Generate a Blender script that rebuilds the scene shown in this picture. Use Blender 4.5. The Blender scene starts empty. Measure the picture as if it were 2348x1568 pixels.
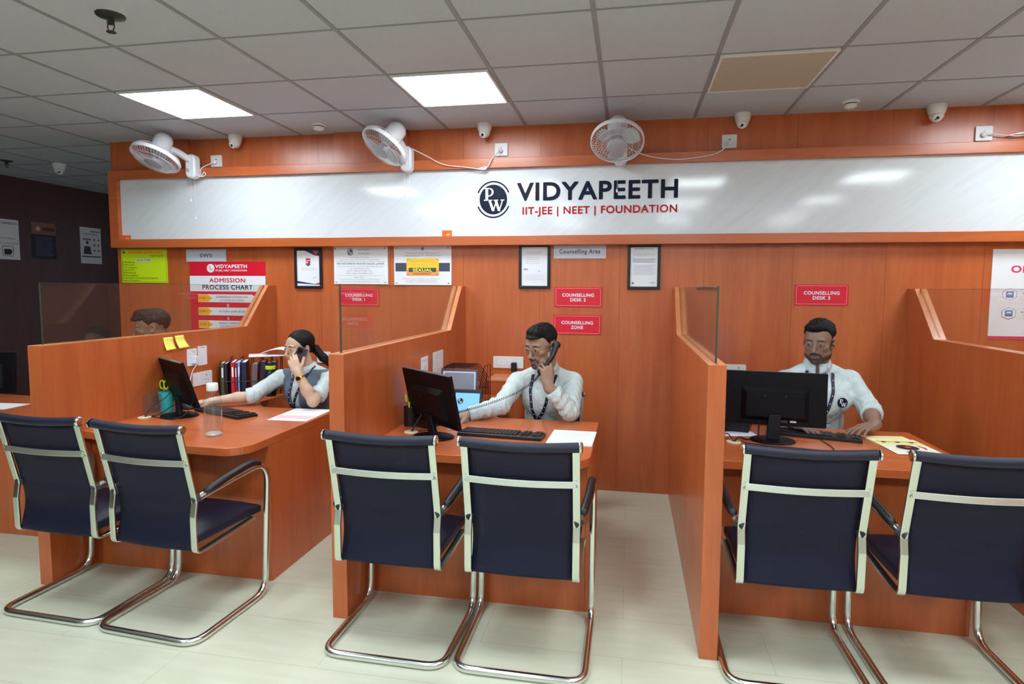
import bpy, math, random
import numpy as np
from mathutils import Vector, Matrix
random.seed(7)
PI = math.pi
SC = bpy.context.scene
COL = SC.collection

# ------------------------------------------------------------------ camera, world, exposure
W_PX, H_PX, F_PX = 2348.0, 1568.0, 1376.0
cam_d = bpy.data.cameras.new('camera')
cam_d.sensor_width = 36.0
cam_d.sensor_fit = 'HORIZONTAL'
cam_d.lens = F_PX / W_PX * 36.0
cam_d.shift_x = (1174.0 - 1190.08) / W_PX
cam_d.shift_y = (769.23 - 784.0) / W_PX
cam_d.clip_start = 0.05
cam = bpy.data.objects.new('camera', cam_d)
COL.objects.link(cam)
cam.location = (0, 0, 1.512)
YAW, PITCH, ROLL = 0.1813, -0.0776, -0.0064
Rm = Matrix.Rotation(YAW, 3, 'Z') @ Matrix.Rotation(PITCH, 3, 'X') @ Matrix.Rotation(ROLL, 3, 'Y')
cam.rotation_euler = (Rm @ Matrix.Rotation(PI/2, 3, 'X')).to_euler()
SC.camera = cam
world = bpy.data.worlds.new('world')
SC.world = world
world.use_nodes = True
world.node_tree.nodes['Background'].inputs[0].default_value = (0.55, 0.6, 0.7, 1)
world.node_tree.nodes['Background'].inputs[1].default_value = 0.25
SC.view_settings.view_transform = 'Standard'
SC.view_settings.look = 'None'
SC.view_settings.gamma = 1.0
SC.view_settings.use_curve_mapping = False
SC.view_settings.exposure = 1.35
LAMP = 9.5          # strength of the ceiling light diffusers

# ------------------------------------------------------------------ materials
def s2l(c):
    return tuple(((x/255.0)/12.92 if x/255.0 <= 0.04045 else (((x/255.0)+0.055)/1.055)**2.4) for x in c)
MATS = {}
def mat(name, rgb=(200,200,200), rough=0.5, metal=0.0, spec=0.5, emit=None, noise=0.0, nscale=40.0, bump=0.0, coat=0.0, lin=None):
    if name in MATS: return MATS[name]
    m = bpy.data.materials.new(name); m.use_nodes = True
    nt = m.node_tree; b = nt.nodes['Principled BSDF']
    c = lin if lin else s2l(rgb)
    b.inputs['Base Color'].default_value = (*c, 1)
    b.inputs['Roughness'].default_value = rough
    b.inputs['Metallic'].default_value = metal
    b.inputs['Specular IOR Level'].default_value = spec
    b.inputs['Coat Weight'].default_value = coat
    if emit:
        b.inputs['Emission Color'].default_value = (*emit[0], 1)
        b.inputs['Emission Strength'].default_value = emit[1]
    if noise or bump:
        tc = nt.nodes.new('ShaderNodeTexCoord'); n = nt.nodes.new('ShaderNodeTexNoise')
        n.inputs['Scale'].default_value = nscale; n.inputs['Detail'].default_value = 4
        nt.links.new(tc.outputs['Object'], n.inputs['Vector'])
        if noise:
            mx = nt.nodes.new('ShaderNodeMix'); mx.data_type = 'RGBA'
            mx.inputs[6].default_value = (*[x*(1-noise) for x in c], 1)
            mx.inputs[7].default_value = (*[min(1, x*(1+noise)) for x in c], 1)
            nt.links.new(n.outputs['Fac'], mx.inputs[0]); nt.links.new(mx.outputs[2], b.inputs['Base Color'])
        if bump:
            bp = nt.nodes.new('ShaderNodeBump'); bp.inputs['Strength'].default_value = bump; bp.inputs['Distance'].default_value = 0.002
            nt.links.new(n.outputs['Fac'], bp.inputs['Height']); nt.links.new(bp.outputs['Normal'], b.inputs['Normal'])
    MATS[name] = m
    return m

def wood(name, a, b_, scale, rough=0.33, seams=None, coat=0.25):
    """orange laminate; scale is the stretch of the grain in x, y, z"""
    m = bpy.data.materials.new(name); m.use_nodes = True
    nt = m.node_tree; N = nt.nodes; L = nt.links; bs = N['Principled BSDF']
    tc = N.new('ShaderNodeTexCoord')
    mp = N.new('ShaderNodeMapping'); mp.inputs['Scale'].default_value = scale
    L.new(tc.outputs['Object'], mp.inputs['Vector'])
    n1 = N.new('ShaderNodeTexNoise'); n1.inputs['Scale'].default_value = 1.0; n1.inputs['Detail'].default_value = 5; n1.inputs['Roughness'].default_value = 0.6
    n1.inputs['Distortion'].default_value = 0.6
    L.new(mp.outputs[0], n1.inputs['Vector'])
    mp2 = N.new('ShaderNodeMapping'); mp2.inputs['Scale'].default_value = tuple(s*7 for s in scale)
    L.new(tc.outputs['Object'], mp2.inputs['Vector'])
    n2 = N.new('ShaderNodeTexNoise'); n2.inputs['Scale'].default_value = 1.0; n2.inputs['Detail'].default_value = 3
    L.new(mp2.outputs[0], n2.inputs['Vector'])
    ad = N.new('ShaderNodeMath'); ad.operation = 'MULTIPLY_ADD'; ad.inputs[1].default_value = 0.35
    L.new(n2.outputs['Fac'], ad.inputs[0]); L.new(n1.outputs['Fac'], ad.inputs[2])
    cr = N.new('ShaderNodeValToRGB')
    cr.color_ramp.elements[0].position = 0.45; cr.color_ramp.elements[0].color = (*a, 1)
    cr.color_ramp.elements[1].position = 0.85; cr.color_ramp.elements[1].color = (*b_, 1)
    L.new(ad.outputs[0], cr.inputs[0])
    out = cr.outputs[0]
    if seams:
        sx = N.new('ShaderNodeSeparateXYZ'); L.new(tc.outputs['Object'], sx.inputs[0])
        a1 = N.new('ShaderNodeMath'); a1.operation = 'SUBTRACT'; a1.inputs[1].default_value = seams[0]; L.new(sx.outputs['X'], a1.inputs[0])
        a2 = N.new('ShaderNodeMath'); a2.operation = 'PINGPONG'; a2.inputs[1].default_value = seams[1]/2; L.new(a1.outputs[0], a2.inputs[0])
        a3 = N.new('ShaderNodeMath'); a3.operation = 'LESS_THAN'; a3.inputs[1].default_value = 0.0016; L.new(a2.outputs[0], a3.inputs[0])
        mx = N.new('ShaderNodeMix'); mx.data_type = 'RGBA'; mx.inputs[7].default_value = (a[0]*.62, a[1]*.55, a[2]*.55, 1)
        L.new(a3.outputs[0], mx.inputs[0]); L.new(out, mx.inputs[6]); out = mx.outputs[2]
    L.new(out, bs.inputs['Base Color'])
    bs.inputs['Roughness'].default_value = rough
    bs.inputs['Coat Weight'].default_value = coat; bs.inputs['Coat Roughness'].default_value = 0.22
    MATS[name] = m
    return m
OA, OB = (0.445, 0.095, 0.024), (0.565, 0.142, 0.039)
wood('wood_vertical', OA, OB, (9, 9, 0.9))
wood('wood_wall', OA, OB, (8, 8, 0.8), seams=(-0.073, 0.5925))
wood('wood_across', OA, OB, (0.9, 9, 9), rough=0.28)
wood('wood_unlit', (0.055, 0.009, 0.007), (0.085, 0.014, 0.010), (6, 6, 0.8), rough=0.45)  # laminate colour darkened to paint in the lack of light on that side
wood('edge_band', (0.62, 0.22, 0.085), (0.78, 0.34, 0.15), (3, 3, 3), rough=0.3)
mat('white_plastic', (232, 234, 234), 0.32)
mat('switch_white', (228, 230, 232), 0.35)
mat('paper', (236, 238, 242), 0.6)
mat('chrome', (222, 226, 222), 0.2, metal=1.0)
mat('polished_steel', (214, 220, 208), 0.24, metal=1.0)
mat('black_plastic', (20, 20, 24), 0.42, bump=0.15, nscale=900)
mat('dark_plastic', (38, 38, 46), 0.4)
mat('seat_vinyl', (12, 15, 42), 0.5, bump=0.3, nscale=500)
mat('cord_white', (235, 235, 238), 0.4)
mat('cord_black', (16, 16, 18), 0.5)
mat('diffuser', (255, 255, 255), 0.6, emit=((0.84, 0.94, 1.0), LAMP))
mat('off_diffuser', (186, 182, 160), 0.55)
mat('gold', (205, 165, 80), 0.25, metal=1.0)

def mesh_fabric():
    m = bpy.data.materials.new('mesh_fabric'); m.use_nodes = True
    nt = m.node_tree; b = nt.nodes['Principled BSDF']; out = nt.nodes['Material Output']
    b.inputs['Base Color'].default_value = (*s2l((14, 18, 44)), 1); b.inputs['Roughness'].default_value = 0.55; b.inputs['Specular IOR Level'].default_value = 0.3
    tr = nt.nodes.new('ShaderNodeBsdfTransparent'); mx = nt.nodes.new('ShaderNodeMixShader'); mx.inputs[0].default_value = 0.90
    nt.links.new(tr.outputs[0], mx.inputs[1]); nt.links.new(b.outputs[0], mx.inputs[2]); nt.links.new(mx.outputs[0], out.inputs[0])
    MATS['mesh_fabric'] = m
mesh_fabric()
def thin_glass(name, tint, ior=1.5, rough=0.01, opac=0.0, oc=(0.5, 0.5, 0.5)):
    m = bpy.data.materials.new(name); m.use_nodes = True
    nt = m.node_tree; N = nt.nodes; out = N['Material Output']; N.remove(N['Principled BSDF'])
    tr = N.new('ShaderNodeBsdfTransparent'); tr.inputs[0].default_value = (*tint, 1)
    gl = N.new('ShaderNodeBsdfGlossy'); gl.inputs['Roughness'].default_value = rough
    lw = N.new('ShaderNodeLayerWeight'); lw.inputs[0].default_value = 0.5
    pw = N.new('ShaderNodeMath'); pw.operation = 'POWER'; pw.inputs[1].default_value = 3.0; nt.links.new(lw.outputs['Facing'], pw.inputs[0])
    fr = N.new('ShaderNodeMath'); fr.operation = 'MULTIPLY_ADD'; fr.inputs[1].default_value = 0.55*(ior-1)/0.5; fr.inputs[2].default_value = 0.028*(ior-1)/0.5
    nt.links.new(pw.outputs[0], fr.inputs[0])
    mx = N.new('ShaderNodeMixShader')
    nt.links.new(fr.outputs[0], mx.inputs[0]); nt.links.new(tr.outputs[0], mx.inputs[1]); nt.links.new(gl.outputs[0], mx.inputs[2])
    o = mx.outputs[0]
    if opac:
        df = N.new('ShaderNodeBsdfDiffuse'); df.inputs[0].default_value = (*oc, 1)
        m2 = N.new('ShaderNodeMixShader'); m2.inputs[0].default_value = opac
        nt.links.new(o, m2.inputs[1]); nt.links.new(df.outputs[0], m2.inputs[2]); o = m2.outputs[0]
    nt.links.new(o, out.inputs[0]); MATS[name] = m
thin_glass('clear_glass', (0.95, 0.95, 0.94), opac=0.012, oc=(0.75, 0.55, 0.5))
thin_glass('clear_plastic', (0.96, 0.965, 0.96), ior=1.6, opac=0.015, oc=(0.9, 0.9, 0.9))
thin_glass('water', (0.93, 0.94, 0.92), ior=1.3, opac=0.03, oc=(0.85, 0.8, 0.75))
thin_glass('fan_guard', (0.97, 0.97, 0.98), ior=1.2, opac=0.16, oc=(0.9, 0.9, 0.92))
thin_glass('highlight_white', (0.95, 0.95, 0.95), ior=1.6, opac=0.35, oc=(0.9, 0.9, 0.9))  # whitish mix that paints bright highlights into the bottle bottom
mat('glass_edge', (62, 66, 56), 0.15)

def marble():
    m = bpy.data.materials.new('marble_laminate'); m.use_nodes = True
    nt = m.node_tree; N = nt.nodes; L = nt.links; b = N['Principled BSDF']
    tc = N.new('ShaderNodeTexCoord'); mp = N.new('ShaderNodeMapping')
    mp.vector_type = 'POINT'; mp.inputs['Scale'].default_value = (1.2, 1, 13)
    m0 = N.new('ShaderNodeMapping'); m0.inputs['Rotation'].default_value = (0, math.radians(38), 0)
    L.new(tc.outputs['Object'], m0.inputs[0]); L.new(m0.outputs[0], mp.inputs[0])
    n = N.new('ShaderNodeTexNoise'); n.inputs['Scale'].default_value = 2.2; n.inputs['Detail'].default_value = 7; n.inputs['Distortion'].default_value = 1.0
    L.new(mp.outputs[0], n.inputs['Vector'])
    cr = N.new('ShaderNodeValToRGB'); e = cr.color_ramp.elements
    e[0].position = 0.30; e[0].color = (*s2l((214, 219, 222)), 1); e[1].position = 0.55; e[1].color = (*s2l((220, 225, 229)), 1)
    L.new(n.outputs['Fac'], cr.inputs[0]); L.new(cr.outputs[0], b.inputs['Base Color'])
    b.inputs['Roughness'].default_value = 0.10
    n3 = N.new('ShaderNodeTexNoise'); n3.inputs['Scale'].default_value = 3.0; n3.inputs['Detail'].default_value = 0
    L.new(tc.outputs['Object'], n3.inputs['Vector'])
    bp = N.new('ShaderNodeBump'); bp.inputs['Distance'].default_value = 0.008; bp.inputs['Strength'].default_value = 0.25
    L.new(n3.outputs['Fac'], bp.inputs['Height']); L.new(bp.outputs[0], b.inputs['Normal'])
    MATS['marble_laminate'] = m
marble()
def ceiling_tile():
    m = bpy.data.materials.new('ceiling_tile'); m.use_nodes = True
    nt = m.node_tree; N = nt.nodes; L = nt.links; b = N['Principled BSDF']
    tc = N.new('ShaderNodeTexCoord'); n = N.new('ShaderNodeTexNoise'); n.inputs['Scale'].default_value = 260; n.inputs['Detail'].default_value = 2
    L.new(tc.outputs['Object'], n.inputs['Vector'])
    cr = N.new('ShaderNodeValToRGB'); e = cr.color_ramp.elements
    e[0].position = 0.35; e[0].color = (0.48, 0.54, 0.60, 1); e[1].position = 0.6; e[1].color = (0.56, 0.625, 0.69, 1)
    L.new(n.outputs['Fac'], cr.inputs[0]); L.new(cr.outputs[0], b.inputs['Base Color'])
    b.inputs['Roughness'].default_value = 0.8; b.inputs['Specular IOR Level'].default_value = 0.2
    MATS['ceiling_tile'] = m
ceiling_tile()
mat('ceiling_bar', (146, 152, 156), 0.6)
def floor_mat():
    m = bpy.data.materials.new('vinyl_floor'); m.use_nodes = True
    nt = m.node_tree; N = nt.nodes; L = nt.links; b = N['Principled BSDF']
    tc = N.new('ShaderNodeTexCoord'); mp = N.new('ShaderNodeMapping'); mp.inputs['Scale'].default_value = (1.0, 6.0, 1)
    L.new(tc.outputs['Object'], mp.inputs[0])
    n = N.new('ShaderNodeTexNoise'); n.inputs['Scale'].default_value = 4; n.inputs['Detail'].default_value = 6; L.new(mp.outputs[0], n.inputs['Vector'])
    cr = N.new('ShaderNodeValToRGB'); e = cr.color_ramp.elements
    e[0].position = 0.3; e[0].color = (0.60, 0.605, 0.47, 1); e[1].position = 0.7; e[1].color = (0.655, 0.66, 0.525, 1)
    L.new(n.outputs['Fac'], cr.inputs[0])
    br = N.new('ShaderNodeTexBrick'); br.inputs['Scale'].default_value = 1.0; br.offset = 0.5
    br.inputs['Mortar Size'].default_value = 0.0009; br.inputs['Brick Width'].default_value = 1.2; br.inputs['Row Height'].default_value = 0.3
    br.inputs['Color1'].default_value = (1, 1, 1, 1); br.inputs['Color2'].default_value = (0.975, 0.98, 0.975, 1); br.inputs['Mortar'].default_value = (0.62, 0.6, 0.5, 1)
    L.new(tc.outputs['Object'], br.inputs['Vector'])
    mx = N.new('ShaderNodeMix'); mx.data_type = 'RGBA'; mx.blend_type = 'MULTIPLY'; mx.inputs[0].default_value = 1
    L.new(cr.outputs[0], mx.inputs[6]); L.new(br.outputs['Color'], mx.inputs[7]); L.new(mx.outputs[2], b.inputs['Base Color'])
    b.inputs['Roughness'].default_value = 0.38
    MATS['vinyl_floor'] = m
floor_mat()
def vcol_mat(name, rough=0.5, sss=0.0, bump=0.0, nscale=300, sheen=0.0):
    m = bpy.data.materials.new(name); m.use_nodes = True
    nt = m.node_tree; N = nt.nodes; L = nt.links; b = N['Principled BSDF']
    a = N.new('ShaderNodeVertexColor'); a.layer_name = 'Col'; L.new(a.outputs[0], b.inputs['Base Color'])
    b.inputs['Roughness'].default_value = rough; b.inputs['Subsurface Weight'].default_value = sss
    b.inputs['Subsurface Radius'].default_value = (0.01, 0.004, 0.002); b.inputs['Sheen Weight'].default_value = sheen
    if bump:
        tc = N.new('ShaderNodeTexCoord'); n = N.new('ShaderNodeTexNoise'); n.inputs['Scale'].default_value = nscale
        L.new(tc.outputs['Object'], n.inputs['Vector']); bp = N.new('ShaderNodeBump'); bp.inputs['Strength'].default_value = bump; bp.inputs['Distance'].default_value = 0.001
        L.new(n.outputs['Fac'], bp.inputs['Height']); L.new(bp.outputs[0], b.inputs['Normal'])
    MATS[name] = m
vcol_mat('skin', 0.52, 0.06, 0.15, 500)
vcol_mat('eye', 0.45)
mat('hair_black', (9, 8, 8), 0.6, bump=0.6, nscale=220, spec=0.25)
mat('shirt_white', (196, 208, 207), 0.75, bump=0.2, nscale=700)
def cloth_folds(name, scale=13, dist=.020, strength=.8):
    nt = MATS[name].node_tree; N = nt.nodes; b = N['Principled BSDF']; tc = N.new('ShaderNodeTexCoord'); mp = N.new('ShaderNodeMapping'); mp.inputs['Scale'].default_value = (1.3, 1.3, .6)
    n = N.new('ShaderNodeTexNoise'); n.inputs['Scale'].default_value = scale; n.inputs['Detail'].default_value = 2.5; n.inputs['Distortion'].default_value = 1.4
    nt.links.new(tc.outputs['Object'], mp.inputs[0]); nt.links.new(mp.outputs[0], n.inputs['Vector'])
    bp = N.new('ShaderNodeBump'); bp.inputs['Strength'].default_value = strength; bp.inputs['Distance'].default_value = dist
    nt.links.new(n.outputs['Fac'], bp.inputs['Height'])
    old = b.inputs['Normal'].links[0].from_socket if b.inputs['Normal'].links else None
    if old: nt.links.new(old, bp.inputs['Normal'])
    nt.links.new(bp.outputs[0], b.inputs['Normal'])
cloth_folds('shirt_white')

mat('vest_grey', (96, 108, 124), 0.85, bump=0.3, nscale=600)
mat('trousers', (34, 36, 44), 0.8)

# ------------------------------------------------------------------ mesh helpers
ORG = {}
class M:
    def __init__(s): s.v = []; s.f = []; s.mi = []; s.cur = 0
    def add(s, vs, fs):
        o = len(s.v); s.v += [tuple(p) for p in vs]; s.f += [tuple(i+o for i in f) for f in fs]; s.mi += [s.cur]*len(fs); return s
    def box(s, x0, x1, y0, y1, z0, z1):
        vs = [(x, y, z) for x in (x0, x1) for y in (y0, y1) for z in (z0, z1)]
        return s.add(vs, [(0,1,3,2),(4,6,7,5),(0,4,5,1),(2,3,7,6),(0,2,6,4),(1,5,7,3)])
    def prism(s, poly, axis, a, b):
        """poly of 2D points extruded from a to b along axis ('x': (y,z); 'y': (x,z); 'z': (x,y))"""
        n = len(poly)
        def P(p, t): return (t, p[0], p[1]) if axis == 'x' else (p[0], t, p[1]) if axis == 'y' else (p[0], p[1], t)
        vs = [P(p, a) for p in poly] + [P(p, b) for p in poly]
        ar = sum(poly[i][0]*poly[(i+1) % n][1]-poly[(i+1) % n][0]*poly[i][1] for i in range(n))
        fl = (ar > 0) ^ (axis == 'y') ^ (b < a)
        fs = [tuple(range(n))[::-1] if fl else tuple(range(n)), tuple(range(n, 2*n)) if fl else tuple(range(n, 2*n))[::-1]]
        for i in range(n):
            j = (i+1) % n; q = (i, j, n+j, n+i); fs.append(q if fl else q[::-1])
        return s.add(vs, fs)
    def tube(s, path, r, n=10, closed=False, caps=True, flat=None):
        """sweep of a circle; flat=(side_vector, half_width, half_thickness) sweeps a flat bar instead"""
        P = [Vector(p) for p in path]; m = len(P); rs = [float(q) for q in np.interp(np.linspace(0, 1, m), np.linspace(0, 1, len(r)), r)] if isinstance(r, (list, tuple)) else [r]*m
        rings = []; prev = None
        for i in range(m):
            a = P[(i-1) % m] if (closed or i > 0) else P[i]; b = P[(i+1) % m] if (closed or i < m-1) else P[i]
            t = (b-a).normalized()
            if flat:
                u = Vector(flat[0]).normalized(); w = t.cross(u).normalized(); hw, ht = flat[1], flat[2]
                rings.append([P[i]+u*hw*sx+w*ht*sy for sx, sy in ((-1,-1),(1,-1),(1,1),(-1,1))]); continue
            if prev is None:
                u = t.orthogonal().normalized()
            else:
                u = (prev - t*prev.dot(t))
                u = u.normalized() if u.length > 1e-6 else t.orthogonal().normalized()
            prev = u; w = t.cross(u)
            rings.append([P[i]+(u*math.cos(2*PI*k/n)+w*math.sin(2*PI*k/n))*rs[i] for k in range(n)])
        if flat: n = 4
        vs = [p for rr in rings for p in rr]; fs = []
        for i in range(m if closed else m-1):
            j = (i+1) % m
            for k in range(n):
                l = (k+1) % n; fs.append((i*n+k, i*n+l, j*n+l, j*n+k))
        if caps and not closed: fs += [tuple(range(n))[::-1], tuple((m-1)*n+k for k in range(n))]
        return s.add(vs, fs)
    def lathe(s, prof, c=(0,0,0), axis=(0,0,1), n=24, cap=True):
        ax = Vector(axis).normalized(); u = ax.orthogonal().normalized(); w = ax.cross(u); c = Vector(c)
        vs = []; fs = []; m = len(prof)
        for r, z in prof:
            for k in range(n): vs.append(c+ax*z+(u*math.cos(2*PI*k/n)+w*math.sin(2*PI*k/n))*max(r, 1e-5))
        for i in range(m-1):
            for k in range(n):
                l = (k+1) % n; fs.append((i*n+k, i*n+l, (i+1)*n+l, (i+1)*n+k))
        if cap and prof[0][0] > 1e-4: fs.append(tuple(range(n))[::-1])
        if cap and prof[-1][0] > 1e-4: fs.append(tuple((m-1)*n+k for k in range(n)))
        return s.add(vs, fs)
    def ball(s, c, r, n=16, m=10):
        rr = r if isinstance(r, (tuple, list)) else (r, r, r)
        vs = [(c[0]+rr[0]*math.sin(PI*i/m)*math.cos(2*PI*k/n), c[1]+rr[1]*math.sin(PI*i/m)*math.sin(2*PI*k/n), c[2]+rr[2]*math.cos(PI*i/m)) for i in range(m+1) for k in range(n)]
        fs = [(i*n+k, (i+1)*n+k, (i+1)*n+(k+1) % n, i*n+(k+1) % n) for i in range(m) for k in range(n)]
        return s.add(vs, fs)
    def xf(s, mtx, start=0):
        for i in range(start, len(s.v)): s.v[i] = tuple(mtx @ Vector(s.v[i]))
        return s
    def obj(s, name, m, parent=None, smooth=False, bevel=0.0, loc=None):
        me = bpy.data.meshes.new(name); o = bpy.data.objects.new(name, me); COL.objects.link(o)
        if parent is not None:
            org = ORG[parent]; o.parent = parent
        else:
            org = Vector(loc) if loc is not None else Vector((0, 0, 0)); o.location = org
        ORG[o] = org
        me.from_pydata([tuple(Vector(p)-org) for p in s.v], [], s.f)
        for x in (m if isinstance(m, (list, tuple)) else [m]): me.materials.append(MATS[x] if isinstance(x, str) else x)
        if any(s.mi): me.polygons.foreach_set('material_index', s.mi)
        me.validate(); me.update()
        if smooth:
            me.polygons.foreach_set('use_smooth', [True]*len(me.polygons))
            if smooth == 'auto': me.set_sharp_from_angle(angle=math.radians(40))
        if bevel:
            b = o.modifiers.new('bevel', 'BEVEL'); b.width = bevel; b.segments = 2; b.limit_method = 'ANGLE'; b.angle_limit = math.radians(50)
        return o
def tag(o, label=None, cat=None, group=None, kind=None):
    if label: o['label'] = label
    if cat: o['category'] = cat
    if group: o['group'] = group
    if kind: o['kind'] = kind
    return o
def thing(name, label, cat, loc, group=None, rotz=0):
    o = bpy.data.objects.new(name, None); COL.objects.link(o); o.location = loc; o.rotation_euler = (0, 0, rotz)
    o.empty_display_size = 0.05; ORG[o] = Vector(loc)
    return tag(o, label, cat, group)
def dup(root, loc=None, rotz=None, label=None, group=None, rot=None):
    r = root.copy(); COL.objects.link(r)
    if loc is not None: r.location = loc
    if rotz is not None: r.rotation_euler = (0, 0, rotz)
    if rot is not None: r.rotation_euler = rot
    if label: r['label'] = label
    if group: r['group'] = group
    for ch in list(root.children):
        c = ch.copy(); COL.objects.link(c); c.parent = r
        for g in ch.children:
            d = g.copy(); COL.objects.link(d); d.parent = c
    return r
def arc(c, r, a0, a1, n=6):
    return [(c[0]+r*math.cos(math.radians(a0+(a1-a0)*i/n)), c[1]+r*math.sin(math.radians(a0+(a1-a0)*i/n))) for i in range(n+1)]
def rrect(x0, x1, z0, z1, r, n=5):
    return arc((x1-r, z0+r), r, -90, 0, n)+arc((x1-r, z1-r), r, 0, 90, n)+arc((x0+r, z1-r), r, 90, 180, n)+arc((x0+r, z0+r), r, 180, 270, n)
def fillet(path, rad, n=6):
    """round the inner corners of a 3D polyline"""
    P = [Vector(p) for p in path]; out = [P[0]]
    for i in range(1, len(P)-1):
        r = rad[i-1] if isinstance(rad, (list, tuple)) else rad
        a = (P[i-1]-P[i]); b = (P[i+1]-P[i]); da, db = a.length, b.length; a.normalize(); b.normalize()
        ang = a.angle(b); d = min(r/math.tan(ang/2), da*.49, db*.49)
        p0 = P[i]+a*d; p1 = P[i]+b*d
        for k in range(n+1):
            t = k/n; out.append(p0*(1-t)**2+P[i]*2*t*(1-t)+p1*t*t)
    out.append(P[-1]); return out
def spline(pts, n=8):
    P = [Vector(p) for p in pts]; P = [P[0]*2-P[1]]+P+[P[-1]*2-P[-2]]; out = []
    for i in range(1, len(P)-2):
        for k in range(n):
            t = k/n; a, b, c, d = P[i-1], P[i], P[i+1], P[i+2]
            out.append(0.5*((2*b)+(c-a)*t+(2*a-5*b+4*c-d)*t*t+(3*b-a-3*c+d)*t**3))
    out.append(P[-2]); return out

# ------------------------------------------------------------------ lettering
_TX = {}
def glyphs(s, bold=0.0, extr=0.0):
    k = (s, bold, extr)
    if k in _TX: return _TX[k]
    cu = bpy.data.curves.new('lettering_curve', 'FONT'); cu.body = s; cu.size = 1.0; cu.offset = 0; cu.extrude = extr; cu.resolution_u = 4
    if bold: cu.space_character = 1.10
    o = bpy.data.objects.new('lettering_curve', cu); COL.objects.link(o)
    dg = bpy.context.evaluated_depsgraph_get(); dg.update()
    me = o.evaluated_get(dg).to_mesh()
    vs = [tuple(v.co) for v in me.vertices]; fs = [tuple(p.vertices) for p in me.polygons]
    o.evaluated_get(dg).to_mesh_clear(); bpy.data.objects.remove(o); bpy.data.curves.remove(cu)
    xs = [v[0] for v in vs] or [0]; zs = [v[1] for v in vs] or [0]
    if bold:
        q = bold*.70; v0, f0 = list(vs), list(fs)
        for n_, (dx, dz) in enumerate([(q*math.cos(PI*k_/4+PI/8), q*math.sin(PI*k_/4+PI/8)) for k_ in range(8)]):
            o_ = len(vs); vs = vs+[(p[0]+dx, p[1]+dz, p[2]+.00006*(n_+1)) for p in v0]; fs = fs+[tuple(i+o_ for i in f) for f in f0]
    _TX[k] = (vs, fs, min(xs), max(xs), min(zs), max(zs)); return _TX[k]
def text2d(s, u, v, h, w=None, bold=0.0, align='c', extr=0.0):
    """letters with cap height h, centred at (u, v); w is the wanted width"""
    vs, fs, x0, x1, z0, z1 = glyphs(s, bold, extr)
    cap = glyphs('H', bold)[5]-glyphs('H', bold)[4]; k = h/cap
    kx = w/(x1-x0) if w else k
    base = glyphs('H', bold)[4]
    off = {'c': (x0+x1)/2, 'l': x0, 'r': x1}[align]
    return [((p[0]-off)*kx+u, (p[1]-base)*k-h/2+v, p[2]) for p in vs], fs
def put(m, vs, fs, fr, dep=0.0):
    """2D shape onto a frame fr = (origin, right, up, out)"""
    o, r, u, n = fr; m.k = getattr(m, 'k', -1)+1; dep += 2.5e-5*(m.k % 9)
    m.add([o+r*p[0]+u*p[1]+n*(dep+(p[2] if len(p) > 2 else 0)) for p in vs], fs)
def poly2d(pts): return pts, [tuple(range(len(pts)))]
def emblem_shapes(r):
    """round emblem: disc, two arcs outside it, serif letters P and W. returns (dark shapes, light shapes)"""
    dark = [poly2d([(r*.80*math.cos(a), r*.80*math.sin(a)) for a in np.linspace(0, 2*PI, 48, endpoint=False)])]
    for a0, a1 in ((22, 158), (202, 338)):
        o = [(r*math.cos(math.radians(a)), r*math.sin(math.radians(a))) for a in np.linspace(a0, a1, 28)]
        i = [(r*.92*math.cos(math.radians(a)), r*.92*math.sin(math.radians(a))) for a in np.linspace(a0, a1, 28)]
        dark.append((o+i, [(k, k+1, 28+k+1, 28+k) for k in range(27)]))
    L = []
    def rc(x0, x1, z0, z1): L.append(poly2d([(x0*r, z0*r), (x1*r, z0*r), (x1*r, z1*r), (x0*r, z1*r)]))
    rc(-.46, -.30, .0, .62); rc(-.55, -.18, -.06, .0); rc(-.55, -.25, .58, .63)
    o = [(-.25+.27*math.cos(a), .40+.23*math.sin(a)) for a in np.linspace(-PI/2, PI/2, 14)]
    i = [(-.25+.15*math.cos(a), .40+.17*math.sin(a)) for a in np.linspace(-PI/2, PI/2, 14)]
    L.append(([(a*r, b*r) for a, b in o+i], [(k, k+1, 14+k+1, 14+k) for k in range(13)]))
    rc(-.38, -.25, .57, .63); rc(-.38, -.25, .17, .23)
    def st(a, b, w): L.append(poly2d([((a[0]-w/2)*r, a[1]*r), ((b[0]-w/2)*r, b[1]*r), ((b[0]+w/2)*r, b[1]*r), ((a[0]+w/2)*r, a[1]*r)]))
    st((-.22, -.04), (.0, -.62), .15); st((.0, -.62), (.17, -.10), .07); st((.14, -.04), (.34, -.62), .15); st((.34, -.62), (.54, -.04), .07)
    rc(-.34, -.06, -.06, -.01); rc(.02, .28, -.06, -.01); rc(.42, .64, -.06, -.01)
    return dark, L
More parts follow.
